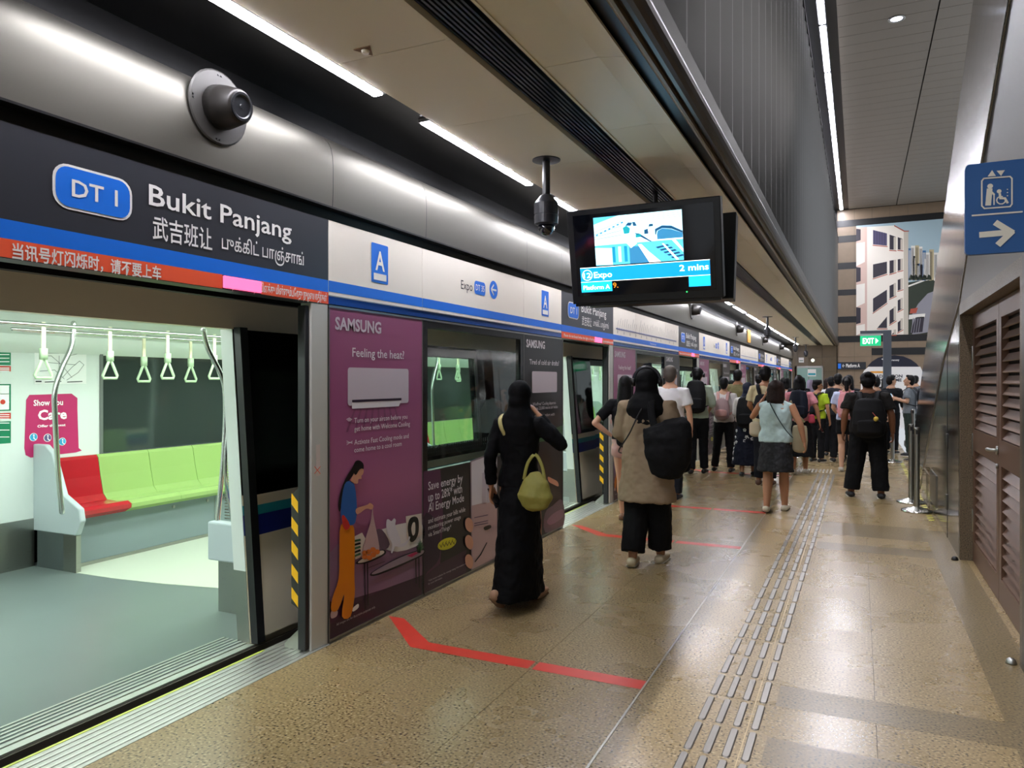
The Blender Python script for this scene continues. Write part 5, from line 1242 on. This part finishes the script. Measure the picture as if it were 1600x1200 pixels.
def strap_(o, pts, r, mat, M, nm='strap'):
    g = MB(); g.tube(cat(pts, 4, False), r, 8); return part(nm, g, mat, o, True, M=M)
BK = '#0e0e10'
# --- woman in black abaya
q = PZ(812, 948)
ABY = C('#08080a', .8, bump=.3, bscale=6, spec=.15, name='abaya_cloth')
t, M = person('woman in long black robe and headscarf walking away, hand raised to her ear', XU(812, 4.62), 4.62, 1.545, 4, 'm', ('hijab', ABY), (ABY, 'long', .9), ('skirt', ABY, .085, .70), '#a88366', ('swing', 'ear'), 'walkR', .92, .008, topw=.0, shoesole='#8a6a50')
phone(M, 'dark phone in the lowered hand of the woman in black robe', (-.225, .01, .80), 1.4, False)
bg = thing('shoulder_bag', 'yellow green shoulder bag at the hip of the woman in black robe', 'bag', M @ Vector((.19, -.10, .8))); YG = C('#8f8a3f', .6, bump=.4, bscale=9)
g = MB(); g.tube([(.19, -.15, .80), (.19, -.16, .86), (.195, -.155, .95), (.19, -.15, 1.02)], [(.12, .055), (.15, .065), (.115, .05), (.055, .025)], 18); soft('bag_body', g, YG, bg, .007, 3, M, disp=.02)
g = MB(); g.tube(cat([(.10, -.16, .98), (.13, -.15, 1.10), (.19, -.14, 1.16), (.25, -.15, 1.08), (.28, -.16, .96)], 4, False), (.014, .006), 8); part('handle', g, YG, bg, True, M=M)
strap_(bg, [(-.085, -.12, 1.30), (-.11, -.135, 1.36), (-.13, -.105, 1.42), (-.13, -.01, 1.45), (-.12, .09, 1.40)], [(.017, .005)] * 17, C('#b3a66a', .6), M, 'shoulder_strap')
# --- woman in beige tunic with headphones
HJ = C('#0a0a0c', .75, bump=.3, bscale=6, spec=.2, name='black_scarf')
BEI = C('#97836a', .8, bump=.5, bscale=5, spec=.2, name='beige_linen')
t, M = person('woman in beige tunic, black headscarf and wide black trousers walking away', XU(1011, 6.12), 6.12, 1.645, 2, 'm', ('hijab', HJ), (BEI, 'half', .55), ('pants', '#0a0a0b', .12, 1.4), '#cdbf9f', ('front', 'down'), 'step', 1.08, .009, topw=.03)
hp = thing('headphones', 'black over-ear headphones on the headscarf of the woman in beige tunic', 'headphones', M @ Vector((0, 0, 1.6)))
g = MB(); g.tube([(.108 * math.cos(a), -.01, 1.60 + .122 * math.sin(a)) for a in [math.pi * i / 14 for i in range(15)]], [(.008, .015)] * 15, 8, side=(0, 1, 0)); part('headband', g, C('#2c2c30', .25), hp, True, M=M)
for sg in (1, -1): g = MB(); g.lathe([(.0, 0), (.036, 0), (.040, .012), (.036, .03), (.0, .034)], (sg * .095, .0, 1.59), (sg, 0, 0), 20); part('ear_cup', g, C('#141416', .3), hp, True, M=M)
tb = thing('tote_bag', 'large black tote backpack on the right shoulder of the woman in beige', 'bag', M @ Vector((.2, -.15, .8)))
g = MB(); g.tube([(.20, -.21, .84), (.21, -.22, .95), (.21, -.22, 1.12), (.20, -.20, 1.22), (.19, -.19, 1.24)], [(.13, .07), (.18, .09), (.19, .085), (.185, .06), (.16, .03)], 20); soft('bag_body', g, cloth('#0c0c0e', .8), tb, .009, 3, M, disp=.025)
strap_(tb, [(.10, -.20, 1.22), (.07, -.16, 1.33), (.06, -.10, 1.44), (.08, .0, 1.455), (.12, .10, 1.36), (.16, .05, 1.1)], [(.030, .008)] * 21, cloth(BK), M, 'shoulder_strap'); strap_(tb, [(.33, -.20, .98), (.37, -.20, .92), (.36, -.19, .86), (.30, -.2, .84)], [(.012, .005)] * 13, cloth(BK), M, 'side_strap')
cb = thing('crossbody_strap', 'thin black crossbody strap over the beige tunic', 'strap', M @ Vector((0, -.15, 1.2)))
strap_(cb, [(.02, -.10, 1.44), (-.04, -.155, 1.30), (-.11, -.165, 1.14), (-.20, -.13, 1.0), (-.215, .0, .96)], .006, BLK, M)
# --- woman left of her
t, M = person('woman with long dark hair, black top, pale pink shorts, left hand on hip', XU(977, 7.75), 7.75, 1.60, 5, 'p', ('long', HAIRK), ('#0d0d10', 'short', .93), ('shorts', '#c9a49a', .78), '#8f6a54', ('akimbo', 'down'), 'walkL', .9, .009, shoesole='#3b2a20')
tt = thing('shoulder_bag', 'black shoulder bag behind the woman with hand on hip', 'bag', M @ Vector((.05, -.15, .95))); g = MB(); g.tube([(.04, -.17, .93), (.05, -.175, 1.02), (.05, -.17, 1.10)], [(.12, .05), (.13, .055), (.12, .04)], 16); soft('bag_body', g, cloth(BK), tt, .009, 3, M)
strap_(tt, [(-.05, -.16, 1.10), (.02, -.15, 1.28), (.08, -.08, 1.44), (.1, .05, 1.42)], [(.012, .004)] * 13, BLK, M)
# --- queue
t, M = person('grey-haired man in white short-sleeved shirt behind the beige tunic', XU(1047, 9.6), 9.6, 1.74, 3, 'p', ('short', HAIRG), ('#d9d6d6', 'short', .88), ('pants', '#23262f', .08), '#2b2d36', ('down', 'down'), 'stand', 1.05, topw=.015)
t, M = person('man in pale green shirt with black backpack and headphones', XU(1090, 12.4), 12.4, 1.76, 3, 'm', ('short', HAIRK), ('#a9b8a4', 'half', .90), ('pants', '#0f0f12', .08), '#141414', ('front', 'front'), 'step', 1.0)
backpack(M, 'black backpack on the man in pale green shirt', '#101012', 1.02, 1.50, .33)
hp = thing('headphones', 'headphones on the man in pale green shirt', 'headphones', M @ Vector((0, 0, 1.6))); g = MB(); g.tube([(.092 * math.cos(a), -.01, 1.60 + .108 * math.sin(a)) for a in [math.pi * i / 12 for i in range(13)]], .008, 8, side=(0, 1, 0)); part('headband', g, BLK, hp, True, M=M)
for sg in (1, -1): g = MB(); g.lathe([(.0, 0), (.034, 0), (.034, .03), (.0, .032)], (sg * .085, .0, 1.585), (sg, 0, 0), 16); part('ear_cup', g, BLK, hp, True, M=M)
t, M = person('man in white long-sleeved shirt with pink and grey backpack', XU(1131, 12.9), 12.9, 1.60, 0, 'l', ('short', HAIRK), ('#cfcbc8', 'long', .90), ('pants', '#0f0f12', .08), '#141414', ('front', 'down'), 'wide', 1.0)
backpack(M, 'small pink and grey backpack on the man in white shirt', '#9c8484', .98, 1.32, .28, col2='#b58a84', strap='#c79a94')
t, M = person('tall man in olive shirt with orange shoulder among the queue', XU(1153, 15.0), 15.0, 1.76, 0, 'm', ('short', HAIRK), ('#77704e', 'short', .90), ('pants', '#202024', .08), '#202020', ('front', 'front'))
t, M = person('woman in navy headscarf and dark floral dress with black backpack', XU(1168, 12.5), 12.5, 1.52, 2, 'm', ('hijab_short', C('#141a30', .8, bump=.2, bscale=8)), ('#cdc9c2', 'long', 1.0), ('skirt', '#0f1220', .20, 1.1), '#20242c', ('front', 'front'), 'step', 1.0)
FLW = C('#dcdcdc', .7); m = MB(); random.seed(11)
for i in range(34):
    a = random.uniform(math.pi * 1.02, math.pi * 1.98); z = random.uniform(.26, .95); f = (1.02 - z) / .95; rx = .165 + .11 * f; ry = .13 + .08 * f
    for q in range(5):
        an = q * 1.257 + i; r_ = .021; c = Vector((rx * math.cos(a) * 1.04, -.02 * f + ry * math.sin(a) * 1.06, z)); tg = Vector((-math.sin(a), math.cos(a) * .7, 0)).normalized()
        c2 = c + tg * r_ * math.cos(an) + Vector((0, 0, r_ * math.sin(an))); m.ball(tuple(c2), (.013, .010, .013), 6, 4)
part('flower_print', m, FLW, t, True, M=M, kind='stuff')
backpack(M, 'large black backpack on the woman in floral dress', '#0c0c0f', .92, 1.44, .36, .17)
t, M = person('tall man in cream shirt and jeans with dark shoulder bag in queue', XU(1196, 11.5), 11.5, 1.76, 0, 'm', ('short', HAIRK), ('#c4b48f', 'short', .90), ('pants', '#15161c', .10), '#5a3b2a', ('front', 'down'), 'stand', 1.0)
bg = thing('sling_bag', 'dark sling bag on the back of the tall man in cream shirt', 'bag', M @ Vector((-.05, -.15, 1.1))); g = MB(); g.tube([(-.03, -.17, 1.0), (-.03, -.18, 1.15), (-.04, -.16, 1.28)], [(.11, .05), (.12, .055), (.08, .03)], 14); soft('bag_body', g, cloth('#17181d'), bg, .01, 3, M)
strap_(bg, [(-.05, -.15, 1.27), (-.09, -.12, 1.40), (-.1, .0, 1.45)], [(.025, .006)] * 9, cloth('#17181d'), M)
t, M = person('man with black hair seen between the olive shirt and the cream shirt', XU(1186, 16.4), 16.4, 1.68, 0, 'm', ('short', HAIRK), ('#c9c7c0', 'short', .9), ('pants', '#1b1c22', .08), '#222222')
SKT = bpy.data.materials.new('quilted_skirt'); SKT.use_nodes = True; n_ = SKT.node_tree; bb = n_.nodes['Principled BSDF']; bb.inputs['Roughness'].default_value = .8
ck = n_.nodes.new('ShaderNodeTexVoronoi'); ck.inputs['Scale'].default_value = 26; tc = n_.nodes.new('ShaderNodeTexCoord'); rp = n_.nodes.new('ShaderNodeValToRGB'); rp.color_ramp.elements[0].color = lin('#2a2b30'); rp.color_ramp.elements[1].color = lin('#0e0e10'); rp.color_ramp.elements[1].position = .5
n_.links.new(tc.outputs['Object'], ck.inputs[0]); n_.links.new(ck.outputs[0], rp.inputs[0]); n_.links.new(rp.outputs[0], bb.inputs['Base Color'])
t, M = person('woman in sleeveless pale teal blouse and black skirt, hand raised', XU(1212, 9.25), 9.25, 1.55, 0, 'm', ('shoulder', HAIRB), ('#afc4c0', 'none', .90), ('skirt', SKT, .52, .92), '#cfc4ac', ('raise', 'out'), 'step', 1.12, .009, shoesole='#2a2624', topw=.012)
bg = thing('crossbody_strap', 'thin black crossbody strap over the teal blouse', 'strap', M @ Vector((0, -.15, 1.2))); strap_(bg, [(-.07, -.06, 1.445), (-.03, -.13, 1.36), (.05, -.165, 1.20), (.13, -.155, 1.06), (.19, -.08, .97)], .006, C('#1d3234', .5), M)
bg = thing('tote_bag', 'cream cloth tote bag hanging at the right of the teal blouse', 'bag', M @ Vector((.27, .15, .85))); g = MB(); g.tube([(.25, .20, .80), (.25, .20, .92), (.25, .20, 1.04), (.25, .20, 1.10)], [(.08, .05), (.09, .055), (.085, .04), (.08, .02)], 16); soft('bag_body', g, cloth('#b7a98a'), bg, .01, 3, M)
strap_(bg, [(.20, .2, 1.16), (.17, .12, 1.32), (.16, .0, 1.44), (.2, .12, 1.3), (.30, .2, 1.16)], [(.014, .005)] * 17, cloth('#b7a98a'), M)
bg = thing('shoulder_bag', 'small cream bag at the left elbow of the teal blouse', 'bag', M @ Vector((-.22, .05, 1.0))); g = MB(); g.tube([(-.235, .10, 1.0), (-.24, .10, 1.12)], [(.075, .05), (.07, .04)], 14); soft('bag_body', g, cloth('#b9ab92'), bg, .01, 3, M)
t, M = person('woman in pink and white shirt with navy backpack and black skirt', XU(1249, 13.2), 13.2, 1.62, 0, 'm', ('bob', HAIRK), ('#d28a92', 'short', .92), ('skirt', '#0d0d10', .30, 1.0), '#d9d2c4', ('front', 'out'), 'step', 1.05)
backpack(M, 'navy backpack on the woman in pink shirt', '#141926', 1.0, 1.46, .31, strap='#141926')
phone(M, 'phone in the lowered hand of the woman in pink shirt', (.33, .0, .80), 1.2, False)
pk = thing('pouch', 'small pink pouch hanging beside the navy backpack', 'bag', M @ Vector((.18, -.1, .95))); g = MB(); g.tube([(.20, -.12, .92), (.20, -.12, 1.02)], [(.055, .03), (.045, .025)], 12); soft('bag_body', g, cloth('#c0495c'), pk, .008, 2, M)
t, M = person('person in neon yellow shirt and black cap looking right in the queue', XU(1277, 15.2), 15.2, 1.56, -25, 'm', ('cap', HAIRK), ('#a9c22a', 'short', .9), ('pants', '#0d0d10', .08), '#1b1b1b', ('front', 'down'), turn=-45)
backpack(M, 'black backpack on the person in neon yellow shirt', '#12161c', 1.0, 1.42, .27)
t, M = person('woman with long brown hair looking back over the queue', XU(1293, 18.5), 18.5, 1.60, -100, 'l', ('long', HAIRB), ('#1c1a1c', 'short', .9), ('pants', '#b9928a', .5), '#d9cfc0', turn=-20)
t, M = person('girl with ponytail, white and blue shirt and black shorts', XU(1323, 13.9), 13.9, 1.62, 0, 'l', ('pony', HAIRK), ('#b9c3dc', 'short', .92), ('shorts', '#0c0c0e', .66), '#b9b3a6', ('front', 'front'), 'step', 1.0)
backpack(M, 'pink backpack on the girl with ponytail', '#d08b8e', .98, 1.42, .30, col2='#d9a3a0', strap='#c67f84')
t, M = person('large man in black t-shirt and black trousers standing apart at right', XU(1356, 10.85), 10.85, 1.655, 3, 'd', ('bun', HAIRK), ('#1b1815', 'short', .88), ('pants', '#08080a', .10, 1.25), '#111114', ('down', 'down'), 'wide', 1.22, .009, topw=.02)
bp = backpack(M, 'black backpack with yellow pompom on the large man in black', '#0b0a0b', .86, 1.36, .34, .15)
pm_ = thing('pompom', 'yellow pompom charm hanging on the black backpack', 'charm', M @ Vector((.06, -.36, 1.10))); g = MB(); g.ball((.06, -.335, 1.09), (.026, .032, .032), 14, 10); part('ball', g, cloth('#c9ad4a'), pm_, True, M=M); g = MB(); g.tube([(.03, -.30, 1.17), (.06, -.335, 1.12)], .004, 6); part('cord', g, C('#a33a2c'), pm_, True, M=M)
t, M = person('young man in grey shirt looking at phone beyond the barrier posts', .95, 17.2, 1.66, 75, 'l', ('short', HAIRK), ('#7f868c', 'short', .9), ('pants', '#2e3a34', .08), '#24262a', ('phone', 'phone'), turn=10, lean=-12)
phone(M, 'phone held by the young man in grey shirt', (0, .34, 1.25), math.radians(75))
backpack(M, 'dark backpack on the young man in grey shirt', '#1b1d22', 1.0, 1.4, .24)
t, M = person('person in dark jacket beside the grey post', .62, 17.6, 1.66, -20, 'l', ('short', HAIRK), ('#15171b', 'long', .88), ('pants', '#101114', .08), '#151515', ('front', 'front'), turn=-40)
XT_ = [('dark-haired person behind the white shirt at the left of the queue', -2.55, 16.8, 1.56, 'shoulder', '#c8452c', '#1d1d22'), ('person with short dark bob in pale shirt, behind the teal blouse', -1.42, 17.0, 1.60, 'bob', '#c9bcc0', '#1d1d22'), ('person in black cap and dark top behind the pink shirt', -1.12, 16.2, 1.66, 'short', '#23242a', '#141418'),
       ('person in lavender headscarf deep in the queue', -1.02, 18.3, 1.57, 'lav', '#8a8694', '#222228'), ('person in white top with dark bag straps behind the ponytail', -.52, 16.6, 1.63, 'short', '#cfcfd0', '#17181c'), ('woman with long black hair right of the pink backpack', -.18, 16.0, 1.66, 'long', '#202126', '#17181c'),
       ('dark-haired person behind the girl with ponytail', -.36, 15.4, 1.68, 'short', '#2a2c33', '#17181c'), ('person in dark shirt behind the large man in black', .32, 16.6, 1.62, 'short', '#191a1e', '#17181c'), ('person in black top near the arch backdrop', .62, 21.0, 1.66, 'shoulder', '#141418', '#17181c'),
       ('distant person in grey top near the fare gate', 1.35, 22.0, 1.68, 'short', '#6d7076', '#23252a'), ('person in beige top far back in the queue', -1.75, 20.0, 1.62, 'short', '#b3a183', '#23252a'), ('person in dark shirt at the back left of the queue', -2.3, 20.5, 1.68, 'short', '#2c2f38', '#23252a')]
for i, (lb, x, y, h, hk, tc2, bc) in enumerate(XT_):
    hs = ('hijab_short', cloth('#a59ab0')) if hk == 'lav' else (hk, HAIRK)
    person(lb, x, y, h, random.uniform(-12, 12), 'l', hs, (tc2, 'short', .9), ('pants', bc, .08), '#2a2a2c', random.choice([('front', 'front'), ('down', 'front'), ('phone', 'down')]), 'stand', .97, .013, turn=random.uniform(-15, 15))
# bake the soft shapes
bpy.context.view_layer.update()
dg = bpy.context.evaluated_depsgraph_get()
NEW = []
for o in PEND:
    me = bpy.data.meshes.new_from_object(o.evaluated_get(dg)); NEW.append(me)
for o, me in zip(PEND, NEW):
    mats = [m for m in o.data.materials]; o.modifiers.clear(); o.data = me
    me.materials.clear()
    for m in mats: me.materials.append(m)
    me.shade_smooth()
